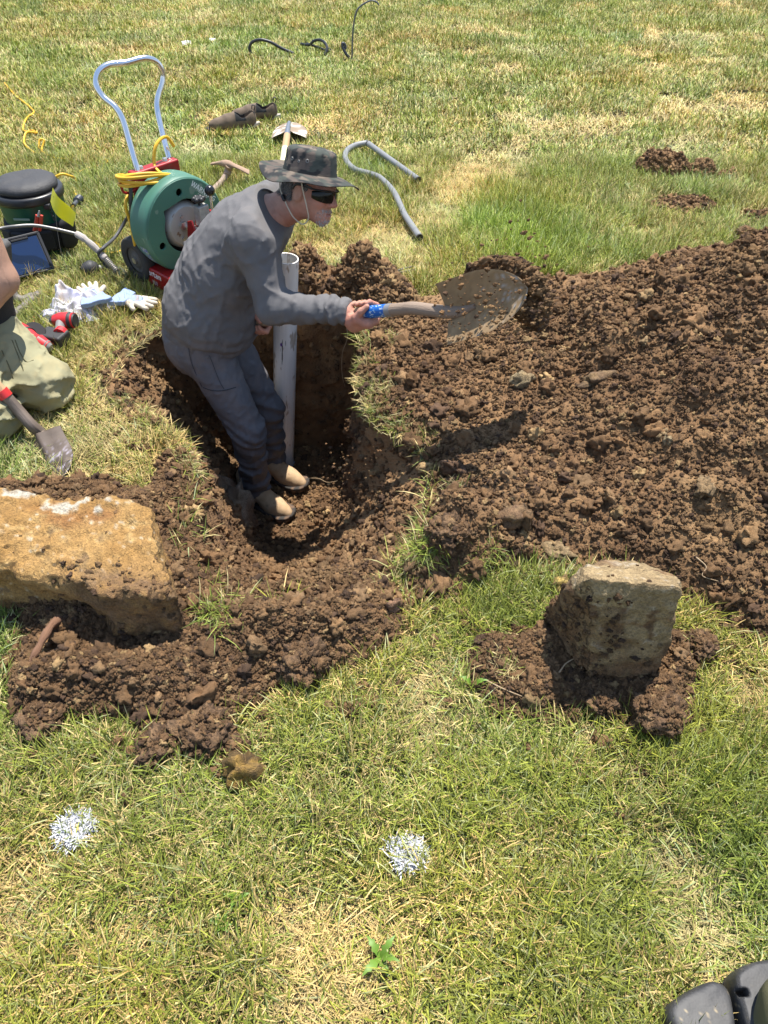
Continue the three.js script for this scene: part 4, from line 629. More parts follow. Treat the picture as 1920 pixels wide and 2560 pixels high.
  // boots
  function boot(heel, toe, floor) {
    const L = heel.distanceTo(toe), X = toe.clone().sub(heel).normalize(), Y = V(0, 1, 0), Zz = X.clone().cross(Y);
    const plan = [[0, .033], [.03, .036], [.10, .033], [.17, .042], [.22, .047], [.26, .044], [.285, .03], [.295, .012]];
    const half = x => { if (x < 0) return .02; for (let i = 1; i < plan.length; i++) if (x <= plan[i][0]) return mix(plan[i - 1][1], plan[i][1], (x - plan[i - 1][0]) / (plan[i][0] - plan[i - 1][0])); return 0; };
    const up = (x, y, z) => { let d = ell(x, y, z, [.205, .022, 0], [.086, .055, .043]); d = smin(d, cap(x, y, z, V(.06, .10, 0), V(.19, .045, 0), .046, .042), .03); d = smin(d, cap(x, y, z, V(.045, .03, 0), V(.05, .15, 0), .042, .05), .03); d = smin(d, ell(x, y, z, [.05, .02, 0], [.058, .05, .038]), .02); d += 0.0016 * ridge(x * 40, y * 24, z * 12) * sm(.1, .16, x) * sm(.25, .18, x) + .0008 * nz(x * 60, y * 60, z * 60); return smax(d, .014 - y, .004); };
    const so = (x, y, z) => { const w = half(x) + .012, dx = Math.max(-x - .006, x - .299); let d = Math.max(Math.abs(z) - w, dx) ; d = smax(d, y - .027 - .008 * sm(.22, .3, x) - .004 * sm(.06, 0, x), .006); d = smax(d, -y + .009 * sm(.24, .31, x), .004); return d + .0016 * sm(.014, .006, y) * (1 + Math.sin(x * 190)) * .5; };
    const at = heel.clone(); at.y = floor;
    const gu = basis(paint(sdfMesh(up, [-.02, 0, -.07], [.31, .21, .07], .004), p => { const n = fbm(p.x * 30, p.y * 30, p.z * 30, 3); return mix3(mix3([.40, .26, .14], [.50, .35, .21], clamp(.5 + n * 1.2)), [.14, .085, .05], sm(.2, .5, n) * .5); }), X, Y, Zz, at);
    const gs = basis(paint(sdfMesh(so, [-.03, -.012, -.07], [.33, .05, .07], .0036), p => mix3([.03, .026, .023], [.13, .08, .05], sm(-.1, .35, fbm(p.x * 30, p.y * 50, p.z * 30, 2)))), X, Y, Zz, at);
    const bm = wpart('boot', gu, new THREE.MeshStandardMaterial({ vertexColors: true, roughness: 0.92 }), man); mesh('sole', gs.translate(-man.position.x, -man.position.y, -man.position.z), new THREE.MeshStandardMaterial({ vertexColors: true, roughness: 0.9 }), bm);
  }
  boot(V(-0.665, 0, -2.49), V(-0.42, 0, -2.335), -0.782); boot(V(-0.625, 0, -2.675), V(-0.37, 0, -2.535), -0.782);
  // hat
  const camo = (p, k = 1) => { const f = 24, a = nz(p.x * f, p.y * f * 0.8, p.z * f), b = nz(p.x * f + 20, p.y * f, p.z * f * 0.9), c = nz(p.x * 33 + 40, p.y * 22, p.z * 33); let q = [0.044, 0.051, 0.043]; if (a > 0.10) q = [0.095, 0.073, 0.06]; if (b > 0.24) q = [0.15, 0.118, 0.09]; if (c > 0.24) q = [0.014, 0.015, 0.016]; const w = 1 + 0.25 * nz(p.x * 300, p.y * 300, p.z * 300); return q.map(v => v * k * w); };
  const hatGeo = (rows, n = 72) => { const pos = [], idx = [], uv = []; rows.forEach((row, j) => { for (let i = 0; i <= n; i++) { const a = i / n * 6.28319, [x, y, z] = row(a), w = W(x, y, z); pos.push(w.x, w.y, w.z); uv.push(i / n * 0.6, j * 0.01); } }); for (let j = 0; j < rows.length - 1; j++) for (let i = 0; i < n; i++) { const a = j * (n + 1) + i, b = a + n + 1; idx.push(a, b, a + 1, a + 1, b, b + 1); } const g = new THREE.BufferGeometry(); g.setAttribute('position', new THREE.Float32BufferAttribute(pos, 3)); g.setAttribute('uv', new THREE.Float32BufferAttribute(uv, 2)); g.setIndex(idx); g.computeVertexNormals(); return g; };
  const RX = 0.106, RZ = 0.089, hy = 0.052, cr = [];
  for (let j = 0; j <= 26; j++) { const t = j / 26; cr.push(a => { const e = t < 0.62 ? [1 - 0.075 * t / 0.62, t / 0.62 * 0.068] : (() => { const u = (t - 0.62) / 0.38, r = 0.925 * Math.pow(Math.cos(u * Math.PI / 2), 0.55), h = 0.068 + 0.022 * Math.sin(u * Math.PI / 2); return [Math.max(0.001, r), h]; })(); const dent = 1 + 0.03 * nz(Math.cos(a) * 2.2, Math.sin(a) * 2.2, t * 3) * sm(0.1, 0.5, t); return [-0.006 + Math.cos(a) * RX * e[0] * dent, hy + e[1] + 0.006 * nz(Math.cos(a) * 3, Math.sin(a) * 3, t * 4) * sm(0.3, 0.7, t), Math.sin(a) * RZ * e[0] * dent]; }); }
  const hatM = new THREE.MeshStandardMaterial({ vertexColors: true, roughness: 0.9, side: THREE.DoubleSide, bumpMap: weaveTex, bumpScale: 0.0005 });
  const brimY = (a, s) => { const c = Math.cos(a), z = Math.sin(a); return -0.010 * s + s * s * (0.024 * Math.sin(2 * a + 0.9) * 0.6 - 0.020 * sm(0.3, 1, c) + 0.012 * sm(0.3, 1, -c) - 0.010 * sm(0.5, 1, z)) + 0.004 * s * Math.sin(5 * a + 1); };
  const br = []; const brP = (a, s, o) => [-0.006 + Math.cos(a) * (RX + 0.092 * s), hy + brimY(a, s) + o, Math.sin(a) * (RZ + 0.088 * s)];
  for (let j = 0; j <= 12; j++) br.push(a => brP(a, j / 12, 0.0012)); for (let j = 12; j >= 0; j--) br.push(a => brP(a, j / 12, -0.0018));
  const hat = wpart('hat', paint(hatGeo(cr), p => camo(p)), hatM, man), mp = man.position.clone().negate();
  const sub = (n, g, m, par) => mesh(n, g.translate(mp.x, mp.y, mp.z), m, par);
  sub('brim', paint(hatGeo(br, 96), p => camo(p, 0.85)), hatM, hat);
  const band = []; for (let j = 0; j <= 3; j++) band.push(a => [-0.006 + Math.cos(a) * (RX * (1 - 0.015 * j / 3) + 0.0015), hy + 0.002 + j * 0.003, Math.sin(a) * (RZ * (1 - 0.015 * j / 3) + 0.0015)]); sub('hat_band', paint(hatGeo(band), p => camo(p, 0.8)), hatM, hat);
  for (const [a, y] of [[1.95, 0.043], [1.62, 0.039], [1.28, 0.045]]) { const e = 0.945, c = W(-0.006 + Math.cos(a) * RX * e, hy + y, Math.sin(a) * RZ * e), n = F.clone().multiplyScalar(Math.cos(a)).addScaledVector(R, Math.sin(a)).normalize(), [X, Y, Z2] = frame(U, n); const big = a !== 1.62; sub('eyelet', basis(new THREE.TorusGeometry(big ? 0.0045 : 0.003, 0.0016, 6, 16), X, n.clone().cross(X), n, c), mat(0.25, 0.24, 0.22, 0.5, { metalness: 0.5 }), hat); }
  // chin cord
  { const P = [W(0.005, 0.05, 0.094), W(0.02, 0.0, 0.092), W(0.034, -0.06, 0.074), W(0.032, -0.105, 0.05), W(0.008, -0.128, 0.045), W(-0.02, -0.11, 0.066), W(-0.045, -0.075, 0.078), W(-0.066, -0.045, 0.077), W(-0.09, -0.015, 0.07), W(-0.10, 0.05, 0.05)]; const c = sub('chin_cord', sweep(P, 0.0022, 90, 6), mat(0.55, 0.49, 0.38, 0.85), hat);
    const k = W(-0.066, -0.045, 0.080), [X, Y, Z2] = frame(W(-0.09, -0.015, 0.07).sub(W(-0.045, -0.075, 0.078)), R); sub('cord_lock', basis(new THREE.CapsuleGeometry(0.0065, 0.012, 6, 12).rotateZ(Math.PI / 2), X, Y, Z2, k), mat(0.012, 0.012, 0.013, 0.35), hat); }
  // sunglasses
  { const lens = s => { const pos = [], idx = [], n = 16, m = 8; for (const o of [0.0012, -0.0012]) for (let i = 0; i <= n; i++) for (let j = 0; j <= m; j++) { const t = i / n, a = mix(0.12, 1.16, t), v = j / m * 2 - 1, h = (0.0215 * Math.pow(Math.sin(Math.PI * mix(0.30, 0.88, t)), 0.6)), rad = 0.094 + o - 0.003 * v * v; const cy = -0.014 + 0.004 * t; const w = W(0.014 + rad * Math.cos(a) * 1.02, cy + v * h * (v < 0 ? 1.15 : 0.85), s * rad * Math.sin(a) * 0.93); pos.push(w.x, w.y, w.z); }
      const K = (n + 1) * (m + 1); for (let l = 0; l < 2; l++) for (let i = 0; i < n; i++) for (let j = 0; j < m; j++) { const a = l * K + i * (m + 1) + j, b = a + m + 1; (l ^ (s > 0 ? 0 : 1)) ? idx.push(a, a + 1, b, a + 1, b + 1, b) : idx.push(a, b, a + 1, a + 1, b, b + 1); }
      const g = new THREE.BufferGeometry(); g.setAttribute('position', new THREE.Float32BufferAttribute(pos, 3)); g.setIndex(idx); g.computeVertexNormals(); return g; };
    const black = mat(0.012, 0.012, 0.013, 0.3), lm = phys(0.008, 0.009, 0.008, 0.12, { side: THREE.DoubleSide, specularIntensity: 0.6 });
    const bar = []; for (let i = 0; i <= 20; i++) { const a = mix(-1.2, 1.2, i / 20); bar.push(W(0.015 + 0.096 * Math.cos(a) * 1.02, 0.003 + 0.004 * Math.abs(a), 0.096 * Math.sin(a) * 0.93)); }
    const gl2 = wpart('sunglasses', sweep(bar, 0.0026, 40, 8), black, man); for (const s of [1, -1]) { sub('lens', lens(s), lm, gl2); sub('temple_arm', sweep([W(0.054, 0.008, s * 0.084), W(0.02, 0.014, s * 0.086), W(-0.012, 0.012, s * 0.086), W(-0.028, -0.006, s * 0.084)], t => [0.0045, 0.0018], 20, 8), black, gl2); } }
  // beard and hair
  const HS = p => toHead(p.x, p.y, p.z);
  const grey = () => { const k = rr(0.26, 0.62); return [k, k * 0.93, k * 0.85]; };
  const beardG = strands(headG, 30000, p => { const [x, y, z] = HS(p), az = Math.abs(z); const chin = 0.8 * sm(0.05, 0.066, x) * sm(-0.092, -0.102, y) * sm(0.042, 0.03, az), mus = sm(0.07, 0.08, x) * sm(-0.058, -0.062, y) * sm(-0.074, -0.070, y) * sm(0.04, 0.032, az), side = sm(0.055, 0.065, x) * blob(az, y, 0.034, -0.078, 0.011, 0.02); return clamp(Math.max(chin, mus * 0.8, side * 0.25)); }, (p, n) => { const [x, y, z] = HS(p); return n.clone().multiplyScalar(0.55).addScaledVector(U, -0.9).addScaledVector(F, 0.15).addScaledVector(R, z * 4 + rr(-0.2, 0.2)); }, 0.0065, 0.0006, grey);
  wpart('beard', beardG, hairMat, man);
  const hairG = strands(headG, 42000, p => { const [x, y, z] = HS(p); return x < 0.03 && x > -0.12 && y < 0.06 && (x < -0.03 ? y > -0.05 - 0.2 * (x + 0.03) : y > -0.0) && (Math.abs(z) < 0.074 || x < -0.03) && Math.abs(z) < 0.086 ? 0.9 : 0; }, (p, n) => n.clone().multiplyScalar(0.35).addScaledVector(U, -0.8).addScaledVector(F, -0.5), 0.012, 0.0007, () => { const k = rr(0.05, 0.22); return [k, k * 0.93, k * 0.85]; });
  wpart('hair', hairG, hairMat, man);
}
{ // the kneeling person at the edge of the lawn tools
  const pelvis = V(-1.49, 0.27, -2.32), belly = V(-1.475, 0.42, -2.31), chest = V(-1.50, 0.72, -2.28), neck = V(-1.50, 0.90, -2.24), head = V(-1.47, 1.04, -2.18);
  const man = thing('person', 'kneeling person in khaki trousers and black top beside the power tools', 'person', [-1.4, 0, -2.2]);
  const shL = V(-1.31, 0.80, -2.32), elL = V(-1.262, 0.435, -2.25), wrL = V(-1.43, 0.27, -2.10), shR = V(-1.69, 0.80, -2.24), elR = V(-1.72, 0.52, -2.12), wrR = V(-1.52, 0.38, -2.0);
  const knL = V(-1.215, 0.085, -2.165), knR = V(-1.335, 0.09, -1.975), ftL = V(-1.56, 0.06, -2.42), ftR = V(-1.70, 0.06, -2.2), hpL = V(-1.43, 0.215, -2.31), hpR = V(-1.54, 0.22, -2.26);
  const tor = (x, y, z, g) => { let v = 9; const L = [[pelvis, .14], [belly, .145], [chest, .145], [neck, .07]]; const sq = p => V((p.x - pelvis.x) * 0.85 + pelvis.x, p.y, p.z); const q = sq(V(x, y, z)); for (let i = 1; i < L.length; i++) v = smin(v, cap(q.x, y, z, sq(L[i - 1][0]), sq(L[i][0]), L[i - 1][1] + g, L[i][1] + g), 0.06); return smin(v, cap(x, y, z, shL, shR, .06 + g, .06 + g), 0.08); };
  const arms = chain([[shL, elL, .052, .047, .03], [elL, wrL, .05, .033, .025], [shR, elR, .052, .045], [elR, wrR, .047, .032], [neck, head, .058, .055]]);
  const h1 = gripHand(wrL.clone().add(V(-0.03, -0.06, 0.02)), V(-0.5, 0.3, 0.8).normalize(), V(0.2, -0.9, 0.45).normalize(), V(0.84, 0.32, 0.4).normalize(), wrL), h2 = gripHand(wrR.clone().add(V(0.05, -0.05, 0.02)), V(0.8, 0.2, 0.5).normalize(), V(0, -0.93, 0.36).normalize(), V(-0.55, 0.3, 0.77).normalize(), wrR);
  const headF = (x, y, z) => { const a = x - head.x, b = y - head.y, c = z - head.z, f = a * 0.6 + c * 0.8, s = a * 0.8 - c * 0.6; let d = ell(f, b, s, [0, .03, 0], [.098, .105, .078]); d = smin(d, ell(f, b, s, [.045, -.06, 0], [.05, .065, .052]), .04); d = smin(d, cap(f, b, s, V(.092, 0, 0), V(.115, -.038, 0), .009, .013), .014); d = smin(d, ell(f, b, Math.abs(s), [-.005, -.012, .08], [.019, .031, .009]), .01); d = smax(d, -ell(f, b, Math.abs(s), [.104, -.01, .032], [.018, .012, .016]), .012); d = smax(d, -ell(f, b, s, [.1, -.078, 0], [.016, .003, .022]), .005); return smin(d, cap(x, y, z, V(head.x, head.y - .05, head.z), neck, .058, .06), .04); };
  const bodyF = (x, y, z) => smin(smin(tor(x, y, z, -.02), arms(x, y, z), .04), chain([[hpL, knL, .085, .06], [knL, ftL, .05, .035], [hpR, knR, .085, .06], [knR, ftR, .05, .035]])(x, y, z), .05);
  const fast = bodyF; const gb = sdfMesh(fast, [-1.85, 0, -2.55], [-1.1, 1.0, -1.85], 0.011), gs = [gb, sdfMesh(headF, [-1.62, .86, -2.34], [-1.32, 1.2, -2.02], 0.006), sdfMesh(h1, ...around(wrL.clone().add(V(-.03, -.05, .02)), .1), .004), sdfMesh(h2, ...around(wrR.clone().add(V(.05, -.05, .02)), .1), .004)];
  gs.forEach(g => paint(g, p => { const q = skinTone(p, -0.3); return mix3(q, [0.52, 0.30, 0.20], 0.6); }));
  wpart('body', mergeGeometries(gs), skinMat, man);
  const slv = chain([[shL, V(-1.285, .62, -2.29), .066, .062], [shR, V(-1.705, .66, -2.18), .066, .062]]);
  const topF = (x, y, z) => { let d = smin(tor(x, y, z, .014), slv(x, y, z), .04) + 0.005 * ridge(x * 8, y * 6, z * 8) + .002 * nz(x * 24, y * 24, z * 24); d = smax(d, .185 + .35 * (x + 1.4) + .01 * nz(x * 12, z * 12, 1) - y, .008); return smax(d, y - .875, .01); };
  wpart('shirt', worn(sdfMesh(topF, [-1.85, .1, -2.56], [-1.14, .95, -2.02], .011)), clothMat(.02, .021, .026), man);
  const trc = chain([[hpL, knL, .104, .088, .05], [knL, ftL, .082, .07, .04], [hpR, knR, .104, .09, .05], [knR, ftR, .082, .07, .04]]);
  const trF = (x, y, z) => { let d = smin(trc(x, y, z), tor(x, y, z, -.004), .05); const lo = sm(.3, .1, y); d += .006 * ridge(x * 4 + y * 8, y * 12 - x * 6, z * 6) * (.45 + lo) - .014 * Math.pow(Math.max(0, ridge(x * 5 + y * 9, y * 11 - x * 6, z * 6)), 4) * (.4 + lo) - .006 * Math.pow(Math.max(0, ridge(x * 11 - y * 5, y * 17 + x * 8, z * 10)), 4) + .002 * lo * Math.sin((y * 0.9 - x * 0.5) * 85 + 4 * nz(x * 8, y * 8, z * 8)); d = smax(d, y - .27, .01); return smax(d, .004 - y, .01); };
  const kh = clothMat(.27, .255, .15), tr = wpart('trousers', worn(sdfMesh(trF, [-1.85, -.01, -2.56], [-1.06, .42, -1.82], .0075), p => 0.25), kh, man);
  const on = (px, py) => { const o = V(0, CAM_H, 0), d = ray(px, py).normalize(); let t = 2.0; for (let i = 0; i < 90; i++) { const p = o.clone().addScaledVector(d, t), v = trF(p.x, p.y, p.z); if (v < .0005) break; t += v * .7; } return o.addScaledVector(d, t - .001); };
  for (const P of [[[4, 876], [18, 905], [33, 945], [38, 975]], [[38, 850], [52, 885], [68, 905], [84, 900]], [[30, 850], [46, 890], [58, 925], [60, 970]]]) { const m = mesh('seam', sweep(P.map(q => on(...q)), .0016, 24, 5).translate(1.4, 0, 2.2), mat(.13, .12, .06, .9), tr); }
  const bt = mat(.06, .045, .03, .9); for (const [f, k] of [[ftL, knL], [ftR, knR]]) { const dir = f.clone().sub(k).normalize(); wpart('boot', sweep([f.clone().addScaledVector(dir, -.04).add(V(0, .01, 0)), f.clone().addScaledVector(dir, .03), f.clone().addScaledVector(dir, .09).add(V(0, -.005, 0)), f.clone().addScaledVector(dir, .2).add(V(0, -.012, 0))], t => [.05 - .008 * t, .046 - .008 * t], 24, 14), bt, man); }
  wpart('hair', paint(sdfMesh((x, y, z) => smax(headF(x, y, z) - .008 + .004 * nz(x * 60, y * 60, z * 60), head.y + .03 - y - .06 * sm(.02, -.08, (x - head.x) * .6 + (z - head.z) * .8), .01), [-1.62, .95, -2.34], [-1.3, 1.2, -2.02], .007), () => [.06, .04, .025]), hairMat, man);
}
{ // clog and trouser leg at the edge of the picture
  const o = thing('person', 'leg in olive trousers and black clog standing on near grass', 'person', [0.66, 0, -0.24]);
  const toe = V(0.535, 0, -0.335), X = V(0.90, 0, 0.42).normalize(); // heel direction from toe
  const fx = X.clone().negate(), Y = V(0, 1, 0), Zz = fx.clone().cross(Y), at = toe.clone().addScaledVector(X, 0.29); at.y = 0.012;
  // two chamfered swellings with a groove between them, a square vent
  const prism = (P, y0, y1, grow) => { const T = P.map(q => onY(q[0], q[1], y1)), c = T.reduce((a, b) => a.clone().add(b)).divideScalar(T.length); return hullPlanes([...T, ...T.map(t => c.clone().add(t.clone().sub(c).multiplyScalar(grow)).setY(y0 + 0.55 * (y1 - y0))), ...T.map(t => c.clone().add(t.clone().sub(c).multiplyScalar(grow * 0.97)).setY(y0))]); };
  const hA = hullSdf(prism([[1668, 2525], [1692, 2485], [1785, 2442], [1825, 2462], [1850, 2560], [1850, 2640], [1720, 2640]], 0.006, 0.085, 1.1), 0.016), hB = hullSdf(prism([[1832, 2445], [1842, 2415], [1900, 2390], [2010, 2390], [2040, 2600], [1880, 2620], [1850, 2520]], 0.006, 0.095, 1.08), 0.016), vent = onY(1858, 2482, 0.09);
  const shape = (x, y, z) => { let d = smin(hA(x, y, z), hB(x, y, z), 0.006); d = smax(d, -Math.max(Math.abs(x - vent.x) - 0.009, Math.abs(z - vent.z) - 0.006, 0.06 - y), 0.003); d = smax(d, -Math.max(Math.abs(y - 0.026) - 0.003, -d - 0.004), 0.002); return d + 0.0012 * nz(x * 40, y * 40, z * 40); };
  wpart('clog', paint(sdfMesh(shape, [0.48, -0.01, -0.42], [0.86, 0.13, -0.1], 0.004), p => { const n = fbm(p.x * 25, p.y * 25, p.z * 25, 2), m = nz(p.x * 140, p.y * 140, p.z * 140); return mix3(mix3([0.03, 0.03, 0.033], [0.06, 0.058, 0.056], clamp(0.4 + n)), [0.28, 0.22, 0.13], sm(0.42, 0.5, m) * sm(0.0, 0.3, n)); }), new THREE.MeshStandardMaterial({ vertexColors: true, roughness: .6, bumpMap: grainTex, bumpScale: .0008 }), o);
  const ank = at.clone().addScaledVector(fx, .105).add(V(0, .10, 0)), kne = ank.clone().add(V(.05, .40, .04));
  const body = (x, y, z) => smin(cap(x, y, z, ank, kne, .042, .06), cap(x, y, z, ank, ank.clone().addScaledVector(fx, .05).add(V(0, -.065, 0)), .036, .026), .03);
  wpart('body', paint(sdfMesh(body, [.45, 0, -.6], [1.1, .62, .2], .008), p => skinTone(p)), skinMat, o);
  wpart('trousers', worn(sdfMesh((x, y, z) => smax(smax(cap(x, y, z, ank, kne, .078, .095) + .005 * ridge(x * 10, y * 9, z * 10) + .004 * Math.sin(y * 80 + 4 * nz(x * 9, y * 9, z * 9)) * sm(.3, .12, y), .06 - y, .006), y - .56, .01), [.5, .03, -.6], [1.1, .62, .2], .008)), clothMat(.105, .10, .05), o);
}
// ---------- the shovel in the man's hands, the soil it throws, the pipe ----------
const steel = mat(0.16, 0.13, 0.11, 0.5, { metalness: 0.6, bumpMap: grainTex, bumpScale: 0.001 });
function rustyMat(o = {}) { return new THREE.MeshStandardMaterial({ vertexColors: true, roughness: 0.9, metalness: 0, side: THREE.DoubleSide, bumpMap: grainTex, bumpScale: 0.0008, ...o }); }
// a round point blade: x from the shoulder (0) to the tip, y up out of the dished face, z across
function bladeGeo(L, Wd, dish = 0.03, n = 30, m = 20, th = 0.0025, pointy = 2.6) {
  const pos = [], idx = [], uv = []; const half = t => Wd / 2 * (t < 0.42 ? 1 - 0.02 * t : 0.992 * Math.pow(Math.max(0, 1 - Math.pow((t - 0.42) / 0.58, pointy)), 0.62));
  for (const s of [1, -1]) for (let i = 0; i <= n; i++) for (let j = 0; j <= m; j++) { const t = i / n, v = j / m * 2 - 1, z = v * half(t), w = z / (Wd / 2); const y = dish * (w * w * 0.9) + 0.012 * Math.pow(t, 3) - 0.014 * Math.exp(-((w / 0.22) ** 2)) * sm(0.75, 0.1, t) + s * th / 2; pos.push(t * L, y, z); uv.push(t * L, z); }
  const K = (n + 1) * (m + 1); for (let l = 0; l < 2; l++) for (let i = 0; i < n; i++) for (let j = 0; j < m; j++) { const a = l * K + i * (m + 1) + j, b = a + m + 1; l ? idx.push(a, b, a + 1, a + 1, b, b + 1) : idx.push(a, a + 1, b, a + 1, b + 1, b); }
  const e = (a, b) => idx.push(a, b, a + K, b, b + K, a + K); for (let i = 0; i < n; i++) { e(i * (m + 1), (i + 1) * (m + 1)); e((i + 1) * (m + 1) + m, i * (m + 1) + m); } for (let j = 0; j < m; j++) e(j + 1, j);
  const g = new THREE.BufferGeometry(); g.setAttribute('position', new THREE.Float32BufferAttribute(pos, 3)); g.setAttribute('uv', new THREE.Float32BufferAttribute(uv, 2)); g.setIndex(idx); g.computeVertexNormals(); return g;
}
{
  const sh = thing('shovel', 'long handled round point shovel held by the man, blade flinging soil', 'shovel', LGRIP);
  const socket = GRIP.clone().addScaledVector(SHAFT, 0.225), end = LGRIP.clone().addScaledVector(SHAFT, -0.42), TL = onZ(1092, 722, -2.05), BL = onZ(1142, 852, -1.93), tip = onZ(1325, 722, -1.87);
  const X = tip.clone().sub(TL.clone().add(BL).multiplyScalar(0.5)).normalize(), Zr = BL.clone().sub(TL), Zz = Zr.sub(X.clone().multiplyScalar(Zr.dot(X))).normalize(), Y = Zz.clone().cross(X), mid = TL.clone().add(BL).multiplyScalar(0.5);
  const wood = mat(0.30, 0.21, 0.135, 0.75, { bumpMap: grainTex, bumpScale: 0.001 });
  wpart('handle', sweep([end, GRIP.clone().addScaledVector(SHAFT, 0.04)], 0.0185, 30, 16), wood, sh);
  wpart('grip_sleeve', sweep([GRIP.clone().addScaledVector(SHAFT, 0.02), GRIP.clone().addScaledVector(SHAFT, 0.115)], 0.0205, 8, 20), new THREE.MeshStandardMaterial({ color: 0xffffff, roughness: 0.5, map: noiseTex(256, (u, v) => { const w = nz(u * 14, v * 60, 3) + 0.8 * nz(u * 40, v * 130, 1); return w > 0.38 ? [0.75, 0.78, 0.8] : [0.03, 0.36, 0.68]; }, true, 1) }), sh);
  wpart('ferrule', sweep([GRIP.clone().addScaledVector(SHAFT, 0.115), GRIP.clone().addScaledVector(SHAFT, 0.138)], 0.0208, 4, 20), mat(0.30, 0.30, 0.31, 0.5, { metalness: 0.5 }), sh);
  wpart('shaft_socket', sweep([GRIP.clone().addScaledVector(SHAFT, 0.136), socket.clone().addScaledVector(SHAFT, -0.03), socket, mid.clone().addScaledVector(X, 0.03).addScaledVector(Y, -0.01), mid.clone().addScaledVector(X, 0.10).addScaledVector(Y, -0.008)], t => t < 0.72 ? 0.0198 : 0.0198 - 0.012 * (t - 0.72) / 0.28, 40, 16), mat(0.26, 0.19, 0.14, 0.8, { bumpMap: grainTex, bumpScale: 0.0015 }), sh);
  const bg = basis(bladeGeo(tip.distanceTo(mid), TL.distanceTo(BL) * 1.07, 0.035, 30, 20, 0.0025, 2.0), X, Y, Zz, mid);
  paint(bg, p => { const a = fbm(p.x * 20, p.y * 20, p.z * 20, 3), b = nz(p.x * 90, p.y * 90, p.z * 90); return mix3(mix3([0.22, 0.145, 0.076], [0.34, 0.23, 0.122], clamp(0.5 + a)), [0.33, 0.32, 0.31], sm(0.30, 0.42, (p.x - 0.1) * 1.0 + 0.3 * b) * 0.8).map(v => v * (1 + 0.3 * b)); });
  const bl = wpart('blade', bg, rustyMat(), sh);
  // soil in the air: dense lump leaving the blade, crumbs all round, a trickle falling back into the pit
  const ct = onZ(1278, 728, -1.99), away = V(0, 0, 0);
  const fly = [[], [], []]; const put = (p, r, k = 1, st = 1.5) => { const q = new THREE.Quaternion().setFromUnitVectors(V(1, 0, 0), V(0.85, 0.45, 0.1).normalize()); fly[Math.floor(rnd() * 3)].push({ m: M4().compose(p, q.multiply(new THREE.Quaternion().setFromAxisAngle(V(1, 0, 0), rr(0, 6.28))), V(r * st, r, r)), c: clodColor(p, k) }); };
  const gs = () => rnd() + rnd() + rnd() - 1.5;
  const arc = [[1190, 684], [1235, 662], [1292, 668], [1338, 705], [1352, 755], [1338, 808], [1300, 770], [1270, 720]];
  for (let i = 0; i < 5200; i++) { const t = Math.pow(rnd(), 1.2) * (arc.length - 1.001), k = Math.floor(t), f = t - k, p = onZ(mix(arc[k][0], arc[k + 1][0], f) + gs() * 16, mix(arc[k][1], arc[k + 1][1], f) + gs() * 15, -2.03 + gs() * 0.035); put(p, pow(0.003, 0.012, 2), 0.85); }
  for (let i = 0; i < 420; i++) { const p = mid.clone().addScaledVector(X, rr(-0.02, 0.33)).addScaledVector(Zz, gs() * 0.16 + 0.02).add(V(rr(-0.02, 0.02), rr(-0.01, 0.03), rr(0.02, 0.16))); put(p, pow(0.0013, 0.0055, 3.5), 1.5); }
  for (let i = 0; i < 130; i++) { const p = ct.clone().add(V(gs() * 0.2, gs() * 0.16 + 0.02, gs() * 0.12)); put(p, pow(0.0015, 0.005, 3), 1.2); }
  for (let i = 0; i < 520; i++) { const px = 900 + gs() * 110, py = 1240 + gs() * 150, p = onZ(px + (1240 - py) * 0.25, py, rr(-2.2, -1.95)); put(p, pow(0.0012, 0.0052, 3), 1.5); }
  [5, 6, 7].forEach((v, i) => instanced('flying_soil', clodV[i + 1], clodMat, fly[i], 'crumbs of soil in the air off the thrown shovel', 'soil'));
}
